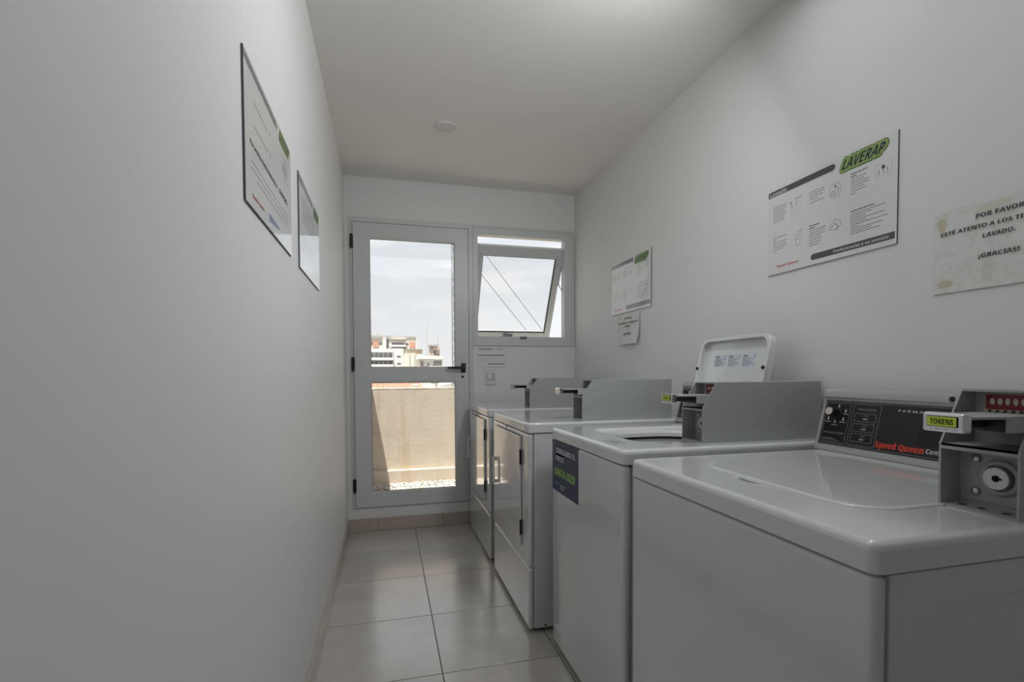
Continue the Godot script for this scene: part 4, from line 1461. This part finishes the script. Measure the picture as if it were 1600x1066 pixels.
# a loose sheet: slightly wavy, taped to the wall
func sheet(st: SurfaceTool, tl: Vector3, w: float, h: float, amp: float, seed_: int, lift: float):
	var n := noise(5.0, seed_, 2)
	var nx := 26
	var ny := 20
	var P := []
	for i in nx + 1:
		for j in ny + 1:
			var u := float(i) / nx
			var v := float(j) / ny
			var edge := 0.004 * n.get_noise_2d(u * 3.0, 7.0) * (1.0 - v)
			var d := 0.0022 + amp * (0.5 + 0.5 * n.get_noise_2d(u * 0.9, v * 0.7)) + amp * 0.4 * absf(n.get_noise_2d(u * 2.6 + v, v * 2.1)) + lift * pow(v, 3.0) * u
			P.append(tl + B * (u * w) - U * (v * h + edge * 0.4) - R * d)
	for i in nx:
		for j in ny:
			for q in [[[i, j], [i + 1, j], [i + 1, j + 1]], [[i, j], [i + 1, j + 1], [i, j + 1]]]:
				for c in q:
					var a: Vector3 = P[mini(nx, c[0] + 1) * (ny + 1) + c[1]] - P[maxi(0, c[0] - 1) * (ny + 1) + c[1]]
					var b: Vector3 = P[c[0] * (ny + 1) + mini(ny, c[1] + 1)] - P[c[0] * (ny + 1) + maxi(0, c[1] - 1)]
					var nn := a.cross(b).normalized()
					if nn.x > 0: nn = -nn
					vt(st, P[c[0] * (ny + 1) + c[1]], nn, Vector2(float(c[0]) / nx, float(c[1]) / ny))

# paper with the yellowed, blotchy traces of old tape and glue
func stained(w: int, h: int, spots: Array, seed_: int) -> ImageTexture:
	var im := Image.create(w, h, false, Image.FORMAT_RGB8)
	var n := noise(0.035, seed_, 4)
	for y in h:
		for x in w:
			var k := n.get_noise_2d(x, y)
			var c := Color(0.85, 0.855, 0.84).lerp(Color(0.80, 0.80, 0.765), smoothstep(0.0, 0.5, k) * 0.6)
			for s in spots:
				var d := Vector2((float(x) / w - s[0]) / s[2], (float(y) / h - s[1]) / s[3]).length() + k * 0.5
				c = c.lerp(Color(0.68, 0.61, 0.42), (1.0 - smoothstep(0.6, 1.0, d)) * s[4])
			im.set_pixel(x, y, c)
	return ImageTexture.create_from_image(im)

func papers():
	var tl := Vector3(XR, 1.556, 2.645)
	var w := 0.297
	var h := 0.213
	var t := thing("paper_note", "wrinkled paper note with yellow tape stains, cut by the right edge of the picture", "paper note", tl + B * w * 0.5 - U * h)
	var st := mb()
	sheet(st, tl, w, h, 0.0035, 31, 0.0)
	var m := paint(Color.WHITE, 0.55)
	m.albedo_texture = stained(296, 212, [[0.065, 0.14, 0.055, 0.10, 0.45], [0.10, 0.885, 0.075, 0.06, 0.4], [0.44, 0.07, 0.16, 0.07, 0.2], [0.42, 0.80, 0.05, 0.16, 0.15], [0.50, 0.20, 0.12, 0.05, 0.15], [0.93, 0.13, 0.055, 0.10, 0.7], [0.92, 0.88, 0.07, 0.07, 0.7]], 61)
	m.texture_repeat = false
	put("sheet", st, m, t)
	st = mb()
	for q in [["POR FAVOR", 0.1485, 0.037, 0.0108, 0.098], ["ESTÉ ATENTO A LOS TIEMPOS DE", 0.1485, 0.063, 0.0098, 0.258], ["LAVADO.", 0.1485, 0.089, 0.0105, 0.066], ["¡GRACIAS!", 0.1485, 0.138, 0.0108, 0.082]]:
		txt(st, q[0], tl + B * q[1] - U * q[2] - R * 0.0072, B, U, -R, q[3], 1, 0.06, true, "Droid Sans", q[4])
	put("lettering", st, M.ink, t)
	tl = Vector3(XR, 1.500, 0.766)
	w = 0.278
	h = 0.19
	t = thing("paper_note", "small curling paper note taped under the farther instruction board", "paper note", tl + B * w * 0.5 - U * h)
	st = mb()
	sheet(st, tl, w, h, 0.004, 12, 0.022)
	m = paint(Color.WHITE, 0.55)
	m.albedo_texture = stained(200, 140, [[0.1, 0.1, 0.06, 0.06, 0.25]], 62)
	m.texture_repeat = false
	put("sheet", st, m, t)
	st = mb()
	for q in [["POR FAVOR", 0.139, 0.035, 0.011, 0.098, 0.008], ["ESTÉ ATENTO A LOS TIEMPOS DE", 0.139, 0.062, 0.011, 0.25, 0.0085], ["SECADO.", 0.139, 0.085, 0.011, 0.07, 0.010], ["¡GRACIAS!", 0.139, 0.130, 0.012, 0.09, 0.013]]:
		txt(st, q[0], tl + B * q[1] - U * q[2] - R * q[5], B, U, -R, q[3], 1, 0.0, true, "Droid Sans", q[4])
	put("lettering", st, M.ink, t)

func end_wall_fittings():
	var tl := Vector3(0.668, 1.336, 0)
	var im := page(224, 150, 2.0)
	rect(im, 10, 14, 108, 7, INK.lightened(0.3))
	para(im, 10, 60, [196], 8, 7, INK.lightened(0.12))
	para(im, 14, 82, [150, 90], 10, 3, FAINT)
	para(im, 14, 102, [92, 70], 10, 3, FAINT)
	rect(im, 78, 126, 130, 7, INK.lightened(0.3))
	var t := thing("label_plate", "small white label plate under the window, above the light switch", "label", tl + Vector3(0.112, -0.15, 0))
	var st := mb()
	rbox(st, tl.x - 0.003, tl.y - 0.153, 0, tl.x + 0.227, tl.y + 0.003, 0.004, 0.0018, 1)
	put("plate", st, M.white_plastic, t)
	print_quad("print", im, tl + B * 0.0043, R, U, B, 0.224, 0.15, t, 0.4, 0.0)
	st = mb()
	txt(st, "LAVERAP", tl + Vector3(0.152, -0.021, 0.0045), R, U, B, 0.0075, 0, 0.3, true, "Droid Sans", 0.044)
	put("lettering", st, M.ink, t)
	t = thing("light_switch", "white light switch plate on the end wall below the label", "switch", Vector3(0.766, 1.047, 0))
	st = mb()
	rbox(st, 0.724, 1.047, 0, 0.808, 1.169, 0.008, 0.004)
	put("plate", st, M.white_plastic, t)
	st = mb()
	rbox(st, 0.737, 1.083, 0.006, 0.795, 1.132, 0.0105, 0.002, 1)
	put("rim", st, M.console, t)
	st = mb()
	rbox(st, 0.740, 1.086, 0.008, 0.783, 1.129, 0.0135, 0.003, 1)
	put("rocker", st, M.white_plastic, t)
	t = thing("ceiling_rose", "small round blank cover on the ceiling in front of the door", "ceiling cover", Vector3(0.338, YC, 0.848))
	st = mb()
	lathe(st, Vector3(0.338, YC, 0.848), -U, [Vector2(0.062, -0.001), Vector2(0.062, 0.004), Vector2(0.058, 0.008), Vector2(0.03, 0.011), Vector2(0, 0.012)], 32)
	put("cover", st, M.white_plastic, t)
